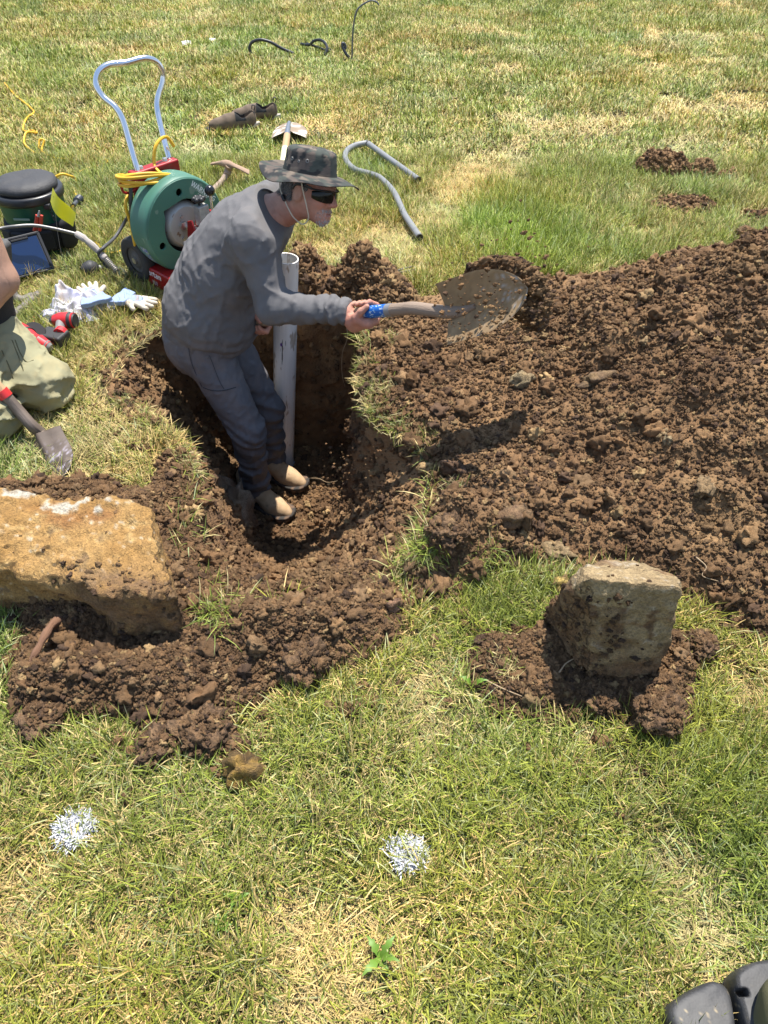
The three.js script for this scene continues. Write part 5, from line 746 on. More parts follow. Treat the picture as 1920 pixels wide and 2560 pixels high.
{ // white drain pipe standing in the pit
  const b = V(-0.501, -0.815, -2.74), t = V(-0.385, 0.272, -2.74), ax = t.clone().sub(b), L = ax.length(), [Y] = [ax.clone().normalize()], X = V(0, 0, -1).cross(Y).normalize().negate(), Zz = X.clone().cross(Y);
  const pipe = thing('drain_pipe', 'upright white plastic drain pipe standing in the pit, scuffed with dark scratches', 'pipe', b);
  const R = 0.0495, g = lathe([[R - 0.005, 0], [R, 0], [R, L - 0.001], [R - 0.001, L], [R - 0.005, L], [R - 0.0055, L - 0.002], [R - 0.0055, L - 0.45]], 56);
  const tex = noiseTex(512, (u, v) => { const k = 0.92 + 0.03 * nz(u * 5, v * 4, 1) + 0.03 * nz(u * 40, v * 6, 4); let q = [k, k * 0.985, k * 0.96]; const s = nz(u * 90, v * 5, 3) + 0.5 * nz(u * 160, v * 30, 5); const zone = Math.max(blob(u, v, 0.5, 0.62, 0.09, 0.12), 0.9 * blob(u, v, 0.53, 0.45, 0.05, 0.07), 0.6 * blob(u, v, 0.47, 0.3, 0.06, 0.05)); if (s * zone > 0.37) q = [0.2, 0.19, 0.19]; const m = blob(u, v, 0.46, 0.665, 0.018, 0.008); if (m > 0.45) q = [0.42, 0.28, 0.55]; const d = Math.hypot((u - 0.5) * 4, v - 0.37 + 0.01 * nz(u * 30, v * 30)); if (d < 0.012 + 0.006 * nz(u * 50, v * 50, 2)) q = [0.06, 0.05, 0.045]; q = mix3(q, [0.5, 0.4, 0.3], 0.5 * sm(0.3, 0.6, nz(u * 9, v * 9, 8) + 0.5 * nz(u * 40, v * 40, 2))); return q; }, true);
  { const p = g.attributes.position, uv = g.attributes.uv; for (let i = 0; i < p.count; i++) uv.setXY(i, (Math.atan2(p.getX(i), p.getZ(i)) / (2 * Math.PI) + 0.5 + 0.5) % 1, clamp(p.getY(i) / L)); const ix = g.index.array; }
  // keep the seam of the print at the back
  const g2 = g.toNonIndexed(), u2 = g2.attributes.uv; for (let i = 0; i < u2.count; i += 3) { const a = [0, 1, 2].map(k => u2.getX(i + k)); if (Math.max(...a) - Math.min(...a) > 0.5) for (let k = 0; k < 3; k++) if (a[k] < 0.5) u2.setX(i + k, a[k] + 1); }
  const body = mesh('tube', basis(g2, X, Y, Zz), phys(1, 1, 1, 0.38, { map: tex, clearcoat: 0.25, clearcoatRoughness: 0.3 }), pipe);
  mesh('pipe_collar', basis(lathe([[R + 0.001, 0.0], [R + 0.0065, 0.0], [R + 0.0065, 0.028], [R + 0.004, 0.032], [R + 0.001, 0.032]], 48), X, Y, Zz), mat(0.33, 0.35, 0.42, 0.5), pipe);
}
// ---------- drain cleaning machine and its cords ----------
const font = await new FontLoader().loadAsync('fonts/droid/droid_sans_bold.typeface.json');
const text = (s, size, d = 0.0006) => { const g = new TextGeometry(s, { font, size, depth: d, curveSegments: 4 }); g.computeBoundingBox(); const b = g.boundingBox; return g.translate(-(b.max.x + b.min.x) / 2, -(b.max.y + b.min.y) / 2, 0); };
const scuffed = (c, dark, rough = 0.45, o = {}) => new THREE.MeshStandardMaterial({ roughness: rough, map: noiseTex(256, (u, v) => { const a = nz(u * 9, v * 9, 2) + 0.5 * nz(u * 30, v * 30, 5), k = 1 + 0.12 * nz(u * 5, v * 5, 9); return a > 0.55 ? dark : c.map(q => q * k); }, true), ...o });
const redM = scuffed([0.58, 0.07, 0.08], [0.45, 0.3, 0.26], 0.4), greenM = scuffed([0.27, 0.45, 0.38], [0.45, 0.55, 0.48], 0.5), blackM = mat(0.02, 0.02, 0.022, 0.5), rubberM = mat(0.04, 0.038, 0.036, 0.85, { bumpMap: grainTex, bumpScale: 0.001 }), greyM = scuffed([0.66, 0.65, 0.63], [0.52, 0.44, 0.37], 0.5, { metalness: 0.25 }), chrome = mat(0.78, 0.77, 0.76, 0.2, { metalness: 1 }), boltM = mat(0.6, 0.58, 0.54, 0.35, { metalness: 0.9 }), yellowM = mat(0.72, 0.42, 0.025, 0.5);
const MO = V(-0.885, 0.008, -3.10), MA = -0.737, mach = thing('drain_machine', 'green and red drain cleaning machine on wheels with chrome handle', 'machine', MO);
mach.rotation.y = MA;
const toM = p => p.clone().sub(MO).applyAxisAngle(V(0, 1, 0), -MA);
{
  const along = g => g.rotateY(Math.PI / 2); // extrusions run along the machine's x
  // drum housing
  const shp = new THREE.Shape(); shp.absarc(0, 0, 0.188, 0, Math.PI * 2);
  const hole = new THREE.Path(); { const A = 2.02, N = 60; for (let i = 0; i <= N; i++) { const a = A + 0.62 + (Math.PI * 2 - 1.05) * i / N; const p = [Math.cos(a) * 0.112, Math.sin(a) * 0.112]; i ? hole.lineTo(...p) : hole.moveTo(...p); } hole.lineTo(-0.098, 0.092); hole.closePath(); } 
  shp.holes.push(hole); for (const a of [1.62, 3.45, -1.2]) { const h = new THREE.Path(); h.absarc(Math.cos(a) * 0.142, Math.sin(a) * 0.142, 0.0165, 0, Math.PI * 2); shp.holes.push(h); }
  const face = along(new THREE.ExtrudeGeometry(shp, { depth: 0.006, bevelEnabled: true, bevelThickness: 0.002, bevelSize: 0.002, bevelSegments: 2, curveSegments: 64 })).translate(0.058, 0.255, 0);
  const drum = mesh('drum', lathe([[0.10, -0.066], [0.188, -0.066], [0.195, -0.056], [0.198, -0.03], [0.198, 0.035], [0.196, 0.056], [0.19, 0.064], [0.186, 0.060]], 72).rotateZ(-Math.PI / 2).translate(0, 0.255, 0), new THREE.MeshStandardMaterial().copy(greenM), mach); drum.material.side = THREE.DoubleSide;
  mesh('face_plate', face, greenM, drum);
  mesh('drum_back', cyl(0.186, 0.186, 0.008, 48).rotateZ(Math.PI / 2).translate(-0.055, 0.255, 0), mat(0.05, 0.03, 0.025, 0.8), drum);
  mesh('inner_drum', lathe([[0.001, 0.046], [0.076, 0.046], [0.080, 0.044], [0.096, 0.026], [0.099, 0.0], [0.099, -0.06]], 56).rotateZ(-Math.PI / 2).translate(0.018, 0.255, 0), greyM, drum);
  for (const [y, z] of [[0.045, 0.02], [-0.045, 0.03], [0.0, -0.05]]) mesh('bolt', cyl(0.007, 0.006, 0.008, 6).rotateZ(-Math.PI / 2).translate(0.068, 0.255 + y, z), boltM, drum);
  // warning print on the face
  const wl = new THREE.MeshStandardMaterial({ roughness: 0.6 }); wl.color.setRGB(0.72, 0.78, 0.72);
  const put = (s, size, ang, r) => { const t = text(s, size); t.rotateZ(-(Math.PI / 2 - ang)); t.translate(Math.cos(ang) * r, Math.sin(ang) * r, 0); return t; };
  // on the face, horizontal axis to the viewer's right is -z
  const onFace = g => g.rotateY(Math.PI / 2).translate(0.0665, 0.255, 0);
  mesh('lettering', onFace(put('WARNING', 0.021, 0.80, 0.158)), wl, drum);
  [0.146, 0.139, 0.132].forEach((r, i) => mesh('lettering', onFace(merge(...[0, 1, 2, 3, 4].map(k => new THREE.BoxGeometry(0.009 - 0.002 * ((k + i) % 3), 0.0018, 0.0006).rotateZ(-(Math.PI / 2 - 0.92 + k * 0.075)).translate(Math.cos(0.92 - k * 0.075) * r, Math.sin(0.92 - k * 0.075) * r, 0)))), wl, drum));
  // sticker remains on the rim
  const st = new THREE.CylinderGeometry(0.1988, 0.1988, 0.05, 12, 1, true, 0, 0.42).rotateZ(-Math.PI / 2).rotateX(0.25).translate(0.005, 0.255, 0);
  mesh('sticker', st, new THREE.MeshStandardMaterial({ roughness: 0.7, side: THREE.DoubleSide, map: noiseTex(128, (u, v) => { const a = nz(u * 5, v * 5, 3); return a > 0.15 ? [0.3, 0.36, 0.62] : a > -0.2 ? [0.62, 0.66, 0.64] : [0.25, 0.47, 0.4]; }, true) }), drum);
  // frame
  const plate = mesh('back_plate', merge(box(0.012, 0.36, 0.20).translate(-0.115, 0.27, 0), box(0.05, 0.05, 0.225, 0.008).translate(-0.10, 0.44, 0), box(0.04, 0.36, 0.012).translate(-0.10, 0.26, 0.104), box(0.04, 0.36, 0.012).translate(-0.10, 0.26, -0.104)), redM, mach);
  for (const z of [-0.06, 0.06]) mesh('bolt', cyl(0.012, 0.009, 0.012, 16).translate(-0.10, 0.47, z), boltM, plate);
  mesh('cord_hook', sweep([V(-0.09, 0.40, 0.1), V(-0.09, 0.395, 0.15), V(-0.09, 0.405, 0.168), V(-0.09, 0.44, 0.172)], 0.0055, 16, 8), redM, plate);
  mesh('cord_hook', sweep([V(-0.09, 0.20, 0.1), V(-0.09, 0.195, 0.13), V(-0.09, 0.175, 0.145), V(-0.09, 0.13, 0.142)], 0.0055, 16, 8), redM, plate);
  mesh('base_frame', merge(box(0.34, 0.03, 0.028).translate(0.02, 0.045, 0.095), box(0.34, 0.03, 0.028).translate(0.02, 0.045, -0.095), box(0.03, 0.03, 0.19).translate(0.17, 0.045, 0), box(0.03, 0.1, 0.19).translate(-0.115, 0.09, 0)), redM, mach);
  const bx = mesh('motor_cover', box(0.19, 0.085, 0.07, 0.01).translate(0.03, 0.055, 0.135), redM, mach);
  mesh('lettering', text('Spartan', 0.026).translate(-0.015, 0.072, 0.1705), mat(0.75, 0.72, 0.70, 0.6), bx); mesh('lettering', text('300', 0.018).translate(-0.005, 0.036, 0.1705), mat(0.55, 0.42, 0.40, 0.6), bx);
  // chrome handle
  const P = [[344, 425, -3.11], [325, 360, -3.16], [305, 295, -3.20], [288, 268, -3.22], [258, 242, -3.245], [241, 213, -3.265], [246, 182, -3.29], [270, 163, -3.32], [315, 157, -3.36], [365, 146, -3.41], [393, 157, -3.44], [408, 185, -3.45], [406, 210, -3.44], [396, 240, -3.42], [393, 265, -3.40], [403, 320, -3.34], [426, 408, -3.25]].map(([x, y, z]) => toM(onZ(x, y, z)));
  P.unshift(P[0].clone().add(V(0.01, -0.1, 0))); P.push(P[P.length - 1].clone().add(V(0.01, -0.1, 0)));
  mesh('handle', sweep(P, 0.0125, 160, 14), chrome, mach);
  // wheels
  for (const s of [1, -1]) {
    const w = mesh('wheel', lathe([[0.055, -0.02], [0.062, -0.024], [0.088, -0.026], [0.097, -0.02], [0.1, -0.008], [0.1, 0.008], [0.097, 0.02], [0.088, 0.026], [0.062, 0.024], [0.055, 0.02]], 48).rotateX(Math.PI / 2).translate(-0.127, 0.1, s * 0.155), rubberM, mach);
    mesh('rim', lathe([[0.012, 0.014], [0.03, 0.016], [0.034, 0.008], [0.05, 0.010], [0.058, 0.020], [0.058, -0.020], [0.03, -0.016], [0.012, -0.014]], 32).rotateX(Math.PI / 2).translate(-0.127, 0.1, s * 0.155), mat(0.10, 0.095, 0.09, 0.7), w); mesh('hub', cyl(0.013, 0.013, 0.05, 16).rotateX(Math.PI / 2).translate(-0.127, 0.1, s * 0.155), boltM, w);
  }
  // cable feed on the front
  const fd = mesh('feed_block', merge(box(0.045, 0.085, 0.05, 0.004).translate(0.125, 0.305, -0.045), box(0.075, 0.02, 0.055, 0.003).translate(0.12, 0.245, -0.02)), greyM, mach);
  mesh('knob', merge(...[0, 1, 2, 3, 4, 5].map(k => sphere(0.011, 10, 8).translate(0.125 + Math.cos(k * 1.047) * 0.019, 0.372, -0.04 + Math.sin(k * 1.047) * 0.019)), cyl(0.022, 0.022, 0.016, 20).translate(0.125, 0.372, -0.04), cyl(0.006, 0.006, 0.03, 10).translate(0.125, 0.355, -0.04)), blackM, fd);
  mesh('lever', sweep([V(0.14, 0.25, -0.085), V(0.145, 0.38, -0.088)], 0.0055, 6, 10), chrome, fd); mesh('lever_ball', sphere(0.0215, 24, 16).translate(0.145, 0.398, -0.088), mat(0.012, 0.012, 0.014, 0.2), fd);
  const plateS = new THREE.Shape(); plateS.moveTo(-0.03, -0.045); plateS.lineTo(0.02, -0.045); plateS.lineTo(0.03, 0.02); plateS.lineTo(0.015, 0.055); plateS.lineTo(-0.012, 0.045); plateS.lineTo(-0.03, -0.02);
  for (const z of [0.012, -0.028]) mesh('feed_bracket', new THREE.ExtrudeGeometry(plateS, { depth: 0.006, bevelEnabled: true, bevelSize: 0.001, bevelThickness: 0.001, bevelSegments: 1 }).translate(0.115, 0.245, z), redM, mach);
  mesh('feed_bracket', merge(cyl(0.045, 0.045, 0.01, 32).rotateX(Math.PI / 2).translate(0.13, 0.27, -0.085)), redM, mach); for (let k = 0; k < 3; k++) mesh('bolt', cyl(0.008, 0.007, 0.012, 6).rotateX(Math.PI / 2).translate(0.13 + Math.cos(k * 2.1) * 0.02, 0.27 + Math.sin(k * 2.1) * 0.02, -0.077), boltM, mach);
  mesh('guide_tube', merge(cyl(0.014, 0.014, 0.09, 20).rotateZ(-Math.PI / 2).translate(0.085, 0.255, 0.0), cyl(0.018, 0.018, 0.012, 6).rotateZ(-Math.PI / 2).translate(0.07, 0.262, 0.02)), boltM, mach);
}
{ // yellow cord wound round the handle foot
  const o = thing('extension_cord', 'yellow extension cord coiled round the foot of the chrome handle', 'cord', MO); o.rotation.y = MA;
  const P = []; for (let i = 0; i <= 150; i++) { const t = i / 150 * 5.5 * Math.PI * 2, k = i / 150, r = 1 + 0.16 * nz(t * 0.35, 3, 1), lift = 0.03 * nz(t * 0.5, 8, 2); P.push(V(-0.105 + Math.cos(t) * 0.09 * r + 0.02 + 0.012 * nz(t * 0.4, 1, 7), 0.425 + 0.05 * nz(t * 0.23, 5, 4) + lift + 0.035 * Math.sin(t + 0.7), Math.sin(t) * 0.15 * r + 0.02)); }
  const z1 = [V(-0.09, 0.46, 0.0), V(-0.10, 0.53, -0.03), V(-0.12, 0.545, -0.10), V(-0.12, 0.50, -0.13)]; mesh('coil', sweep([...z1.reverse(), ...P], 0.0068, 600, 7), yellowM, o);
  const tail = [P[150].clone(), V(-0.09, 0.36, 0.17), V(-0.10, 0.27, 0.165), V(-0.09, 0.18, 0.175)]; for (const [x, y, h] of [[338, 560, .13], [328, 600, .07], [308, 624, .03], [285, 633, .02], [262, 628, .02], [240, 606, .02]]) tail.push(toM(onY(x, y, h)));
  mesh('loose_end', sweep(tail, 0.0068, 120, 7), yellowM, o);
}
function cordOn(name, label, pts, r, m, h = 0.022, group) { const P = pts.map(([x, y, k]) => { const p = onY(x, y, k ?? h); return p; }); const o = mesh(name, sweep(P, r, pts.length * 10, 8), m); tag(o, label, 'cord', group); return o; }
cordOn('extension_cord', 'yellow extension cord curling loosely across the far lawn', [[12, 208], [40, 240], [55, 252], [75, 268], [84, 282], [70, 292], [60, 310], [62, 328], [80, 326], [92, 332], [68, 330, .05], [60, 352], [70, 370], [96, 385], [106, 368, .03], [110, 350, .06], [100, 350, .06], [98, 368], [115, 385], [135, 395], [165, 398]].map(p => p), 0.0065, yellowM, 0.03);
cordOn('extension_cord', 'short visible length of yellow cord behind the bucket seat', [[198, 430], [220, 421], [255, 412], [270, 405], [262, 398]], 0.0065, yellowM, 0.03);
{ const o = thing('extension_cord', 'yellow cord arching beside the bucket, ending in a dark plug connector', 'cord', [-1.42, 0, -3.6]);
  wpart('cable', sweep([onY(133, 452, .05), onY(140, 442, .08), onY(156, 435, .09), onY(175, 440, .07), onY(187, 446, .03), onY(195, 470, .012), onY(186, 483, .03), onY(195, 490, .035), onY(201, 497, .03)], 0.0068, 80, 8), yellowM, o);
  const a = onY(201, 495, .045), b = onY(184, 514, .04); wpart('plug', sweep([a, a.clone().lerp(b, .3), a.clone().lerp(b, .6), b], t => t < .55 ? .021 - .002 * Math.cos(t * 30) : .012, 24, 16), mat(.05, .055, .07, .4), o); wpart('cable', sweep([b, onY(176, 526, .015), onY(168, 538, .012)], .0068, 16, 8), yellowM, o); }
{ // drain cable with its flexible leader
  const o = thing('drain_cable', 'thick grey drain cable ending in a pale taped sleeve and coil spring', 'cable', [-1.35, 0, -3.2]);
  const sl = [onY(192, 585, .16), onY(215, 600, .145), onY(240, 622, .11), onY(262, 645, .075)], sp = [onY(262, 645, .075), onY(282, 668, .05), onY(303, 692, .02)];
  wpart('cable', sweep([onY(-70, 600, .22), onY(0, 572, .22), onY(40, 566, .22), onY(85, 564, .21), onY(135, 572, .19), onY(194, 586, .16)], .0075, 50, 10), mat(.16, .155, .15, .45, { metalness: .5 }), o);
  wpart('sleeve', sweep(sl, t => .0145 + .0015 * Math.sin(t * 14) + .003 * Math.exp(-(((t - .25) / .06) ** 2)), 30, 12), mat(.42, .38, .35, .8, { bumpMap: grainTex, bumpScale: .002 }), o);
  const c = new THREE.CatmullRomCurve3(sp), H = []; for (let i = 0; i <= 200; i++) { const t = i / 200, p = c.getPoint(t), T = c.getTangent(t), [X, Y, Z2] = frame(T, V(0, 1, 0)), a = t * 14 * 6.283; H.push(p.addScaledVector(Y, Math.cos(a) * .0125).addScaledVector(Z2, Math.sin(a) * .0125)); } wpart('spring', sweep(H, .0032, 400, 6), mat(.30, .28, .26, .4, { metalness: .6 }), o); wpart('core', sweep(sp, .0095, 12, 10), mat(.12, .115, .11, .5), o);
}
{ const o = thing('air_hose', 'dark air hose hanging from the machine hook to a ribbed foot bulb', 'hose', [-1.2, 0, -3.1]);
  wpart('hose', sweep([onZ(330, 480, -3.08), onZ(321, 452, -3.06), onZ(326, 470, -3.05), onZ(327, 510, -3.05), onY(315, 550, .14), onY(290, 590, .09), onY(258, 620, .115), onY(247, 632, .10), onY(258, 655, .05), onY(280, 675, .035), onY(300, 672, .02), onY(314, 685, .015), onY(312, 700, .012), onY(290, 716, .012), onY(242, 720, .012)], .0078, 110, 8), mat(.055, .056, .06, .55), o);
  const b = onY(224, 672, .05), e = onY(252, 669, .04), ax = e.clone().sub(b).normalize(), [X, Y, Z2] = frame(ax, V(0, 1, 0)); const prof = []; for (let i = 0; i <= 24; i++) { const t = i / 24, r = .036 * Math.pow(Math.sin(Math.PI * mix(.04, .86, t)), .7) + .0012 * Math.sin(i * 2.6); prof.push([Math.max(.001, r), (t - .5) * .078]); }
  wpart('bulb', basis(lathe(prof, 28).rotateZ(-Math.PI / 2), X, Y, Z2, b), mat(.03, .03, .033, .6), o); wpart('valve', sweep([b.clone().addScaledVector(ax, .036), e, onY(270, 668, .02)], t => t < .5 ? .012 : .008, 16, 10), mat(.33, .33, .32, .5), o); wpart('hose', sweep([onY(268, 668, .02), onY(282, 667, .02), onY(300, 672, .02)], .0065, 14, 8), mat(.055, .056, .06, .55), o);
}
// ---------- bucket seat, tablet, cases, rags, gloves, power tools ----------
{ const B = V(-1.635, 0.006, -3.42), o = thing('bucket_seat', 'green bucket with black padded seat lid and tool pouches', 'bucket', B); o.scale.y = 0.80; const oo = 0, gM = scuffed([0.05, 0.30, 0.24], [0.10, 0.34, 0.28], 0.4), fab = mat(0.018, 0.018, 0.02, 0.9, { bumpMap: weaveTex, bumpScale: 0.001 });
  mesh('pail', lathe([[0.001, 0], [0.122, 0], [0.126, 0.004], [0.136, 0.16], [0.143, 0.29], [0.148, 0.30], [0.148, 0.312]], 56), gM, o);
  const lid = mesh('lid', lathe([[0.146, 0.300], [0.153, 0.302], [0.156, 0.315], [0.154, 0.338], [0.148, 0.348], [0.13, 0.35], [0.001, 0.35]], 56), mat(0.02, 0.02, 0.022, 0.35), o);
  const pad = lathe([[0.001, 0.404], [0.05, 0.405], [0.09, 0.402], [0.118, 0.396], [0.132, 0.384], [0.137, 0.368], [0.135, 0.352], [0.12, 0.347]], 64), pp = pad.attributes.position; for (let i = 0; i < pp.count; i++) { const x = pp.getX(i), z = pp.getZ(i), r = Math.hypot(x, z); pp.setXYZ(i, x * (1 + 0.02 * nz(x * 30, z * 30, 3)), pp.getY(i) + 0.006 * nz(x * 18, z * 18, 5) - 0.006 * sm(0.09, 0, r), z * (1 + 0.02 * nz(x * 30, z * 30, 3))); } pad.computeVertexNormals();
  mesh('seat_pad', pad, mat(0.035, 0.034, 0.036, 0.62, { bumpMap: grainTex, bumpScale: 0.0012 }), lid);
  mesh('tool_wrap', lathe([[0.127, 0.03], [0.142, 0.035], [0.150, 0.10], [0.150, 0.17], [0.146, 0.185], [0.137, 0.186]], 56), fab, o);
  const at = (a, y, r) => V(Math.cos(a) * r, y, Math.sin(a) * r);
  for (const [a, w] of [[1.15, 0.055], [1.75, 0.06], [2.35, 0.06]]) { const [X, Y, Z2] = frame(V(-Math.sin(a), 0, Math.cos(a)), V(0, 1, 0)); mesh('pouch', basis(box(w * 1.6, 0.11, 0.022, 0.009), X, Y, Z2, at(a, 0.11, 0.155)), fab, o); }
  { const a = 0.45, n = V(Math.cos(a), 0, Math.sin(a)), [X, Y, Z2] = frame(V(-Math.sin(a), 0, Math.cos(a)), V(0.1, 1, 0)); mesh('round_pouch', basis(new THREE.CapsuleGeometry(0.045, 0.10, 8, 24).scale(1, 1, 0.5), X, Y, Z2, at(a, 0.125, 0.178)), mat(0.014, 0.014, 0.015, 0.8), o); mesh('chain', merge(...[0, 1, 2, 3, 4, 5].map(k => new THREE.TorusGeometry(0.008, 0.0022, 6, 12).scale(0.7, 1, 1).rotateY(k * 1.57).translate(...at(a + 0.25, 0.285 - k * 0.014, 0.153 + k * 0.002).toArray()))), mat(0.05, 0.05, 0.055, 0.4, { metalness: 0.8 }), o); }
  mesh('label_strip', basis(box(0.075, 0.012, 0.003, 0.001), ...frame(V(-Math.sin(1.62), 0, Math.cos(1.62)), V(0, 1, 0)), at(1.62, 0.235, 0.1405)), mat(0.22, 0.30, 0.26, 0.4), o);
  for (const a of [0.75, 3.9]) mesh('handle_lug', box(0.03, 0.03, 0.02, 0.005).translate(...at(a, 0.29, 0.152).toArray()), blackM, o); }
{ const o = thing('pliers', 'red handled pliers tucked in the pouch of the bucket seat', 'pliers', [-1.6, 0.13, -3.26]); const rm = mat(0.5, 0.045, 0.03, 0.45);
  const pj = (px, py) => onZ(px, py, -3.255); for (const P of [[[93, 538], [91, 555], [86, 577]], [[103, 538], [102, 555], [98, 576]]]) wpart('grip', sweep(P.map(q => pj(...q)), [0.008, 0.006].length && (() => [0.0085, 0.006]), 14, 10), rm, o); wpart('jaws', sweep([pj(98, 527), pj(98, 533), pj(97, 541)], t => 0.003 + 0.006 * t, 10, 8), mat(0.35, 0.34, 0.33, 0.4, { metalness: 0.8 }), o); }
{ // tablet leaning on the bucket
  const br = onY(138, 674, .02), bl0 = onY(74, 691, .02), X = br.clone().sub(bl0).normalize(), up = V(0, 1, 0).addScaledVector(X.clone().cross(V(0, 1, 0)), -0.72).normalize(), Y = up.clone().sub(X.clone().multiplyScalar(up.dot(X))).normalize(), N = X.clone().cross(Y), w = 0.245, h = 0.175, c = br.clone().addScaledVector(X, -w / 2).addScaledVector(Y, h / 2);
  const o = thing('tablet', 'tablet in thick black case leaning on the bucket, screen off', 'tablet', c); const cs = mat(0.025, 0.026, 0.03, 0.55);
  mesh('case', basis(box(w, h, 0.016, 0.007), X, Y, N), cs, o); mesh('screen', basis(box(w - 0.035, h - 0.03, 0.002, 0.0008).translate(0, -0.002, 0.0085), X, Y, N), phys(0.006, 0.02, 0.075, 0.07, { clearcoat: 1 }), o);
  for (const [a, b, ww, hh] of [[0, h / 2 - 0.006, w, 0.012], [0, -h / 2 + 0.005, w, 0.010], [w / 2 - 0.007, 0, 0.014, h], [-w / 2 + 0.007, 0, 0.014, h]]) mesh('bumper', basis(box(ww, hh, 0.021, 0.004).translate(a, b, 0.0015), X, Y, N), cs, o);
  mesh('hand_strap', basis(box(0.075, 0.010, 0.008, 0.003).translate(0.03, h / 2 - 0.018, 0.011), X, Y, N), mat(0.01, 0.01, 0.012, 0.7), o); }
{ // grey tool case
  const c = V(-1.735, 0.15, -2.95), X = V(0.93, -0.30, 0.2).normalize(), [a, b, n] = frame(X, V(0.30, 1, 0)), o = thing('tool_case', 'grey hard tool case with pale latches and red handle by the bucket', 'case', c);
  mesh('shell', basis(box(0.26, 0.26, 0.13, 0.02), a, b, n), mat(0.07, 0.068, 0.066, 0.7, { bumpMap: grainTex, bumpScale: 0.0012 }), o);
  mesh('rib', basis(merge(box(0.02, 0.25, 0.136, 0.006).translate(0.1, 0, 0), box(0.02, 0.25, 0.136, 0.006).translate(-0.02, 0, 0)), a, b, n), mat(0.10, 0.10, 0.10, 0.7), o);
  mesh('latch', basis(box(0.05, 0.035, 0.02, 0.005).translate(0.125, 0.085, 0.055), a, b, n), mat(0.42, 0.40, 0.38, 0.5), o); mesh('latch', basis(box(0.06, 0.03, 0.02, 0.005).translate(0.125, -0.03, 0.06), a, b, n), mat(0.42, 0.40, 0.38, 0.5), o);
  mesh('handle', basis(sweep([V(-0.02, 0.06, 0.07), V(0.03, 0.05, 0.10), V(0.08, 0.0, 0.10), V(0.10, -0.05, 0.07)], 0.012, 20, 10), a, b, n), mat(0.55, 0.04, 0.04, 0.45), o); }
{ // marking flag
  const o = thing('marking_flag', 'bright yellow plastic marking flag beside the bucket', 'flag', [-1.45, 0, -3.1]); const z = -3.05, pts = [[128, 486], [138, 500], [150, 534], [183, 553], [166, 512], [140, 489]];
  const A = onZ(129, 486, -3.09), B = onZ(184, 553, -3.02), wv = onZ(150, 534, -3.05).sub(onZ(150, 494, -3.06)).multiplyScalar(0.95), pos = [], idx = [], n = 20, m = 8;
  const half = t => 0.55 + 0.45 * Math.sin(Math.PI * mix(0.2, 0.8, t)); for (const s of [0.0005, -0.0005]) for (let i = 0; i <= n; i++) for (let j = 0; j <= m; j++) { const t = i / n, v = j / m - 0.5, p = A.clone().lerp(B, t).add(V(-0.008 * Math.sin(t * 3.1), 0, 0.012 * Math.sin(t * 3.1 * 1.6) + s)).addScaledVector(wv, v * half(t) * (1.1)); p.x += -0.012 * v * half(t); pos.push(p.x, p.y, p.z); }
  const K = (n + 1) * (m + 1); for (let l = 0; l < 2; l++) for (let i = 0; i < n; i++) for (let j = 0; j < m; j++) { const a = l * K + i * (m + 1) + j, b = a + m + 1; l ? idx.push(a, a + 1, b, a + 1, b + 1, b) : idx.push(a, b, a + 1, a + 1, b, b + 1); }
  const g = new THREE.BufferGeometry(); g.setAttribute('position', new THREE.Float32BufferAttribute(pos, 3)); g.setIndex(idx); g.computeVertexNormals(); wpart('sheet', g, phys(0.95, 0.90, 0.02, 0.5, { side: THREE.DoubleSide, transmission: 0.5, thickness: 0 }), o);
  wpart('wire', sweep([onZ(133, 490, -3.075), V(-1.42, 0.12, -3.08), V(-1.40, 0.0, -3.06)], 0.001, 10, 6), mat(0.2, 0.19, 0.18, 0.5), o); }
// crumpled cloth: an outline of bumps on the ground
function ragGeo(cx, cz, rx, rz, h, sd, n = 70) {
  const pos = [], idx = [], uv = []; for (let i = 0; i <= n; i++) for (let j = 0; j <= n; j++) { const a = i / n * 2 - 1, b = j / n * 2 - 1, q = Math.max(Math.abs(a), Math.abs(b)), ang = Math.atan2(b, a), rad = q * (1 + 0.30 * nz(Math.cos(ang) * 1.7, Math.sin(ang) * 1.7, sd) + 0.06 * nz(Math.cos(ang) * 4, Math.sin(ang) * 4, sd)), x = Math.cos(ang) * rad, z = Math.sin(ang) * rad;
    const k = sm(1, 0.6, q), f = nz(x * 1.5 + sd, z * 1.9, 1.3), f2 = ridge(x * 2.2 - z * 1.4 + sd, z * 2.4 + 0.4 * f, 4); const y = 0.012 + k * h * (0.45 + 0.6 * f + 0.22 * f2 * f2 + 0.08 * nz(x * 5 + sd, z * 5, 2)) + 0.01 * (1 - k) * (0.5 + nz(ang * 4, sd, 1)); pos.push(cx + x * rx, base(cx, cz) + y, cz + z * rz); uv.push(x * rx, z * rz); }
  for (let i = 0; i < n; i++) for (let j = 0; j < n; j++) { const a = i * (n + 1) + j, b = a + n + 1; idx.push(a, a + 1, b, a + 1, b + 1, b); }
  const g = new THREE.BufferGeometry(); g.setAttribute('position', new THREE.Float32BufferAttribute(pos, 3)); g.setAttribute('uv', new THREE.Float32BufferAttribute(uv, 2)); g.setIndex(idx); g.computeVertexNormals(); return g;
}
const ragMat = new THREE.MeshStandardMaterial({ vertexColors: true, roughness: 0.95, side: THREE.DoubleSide, bumpMap: weaveTex.clone(), bumpScale: 0.0012 }); ragMat.bumpMap.repeat.set(9, 9); ragMat.bumpMap.needsUpdate = true;
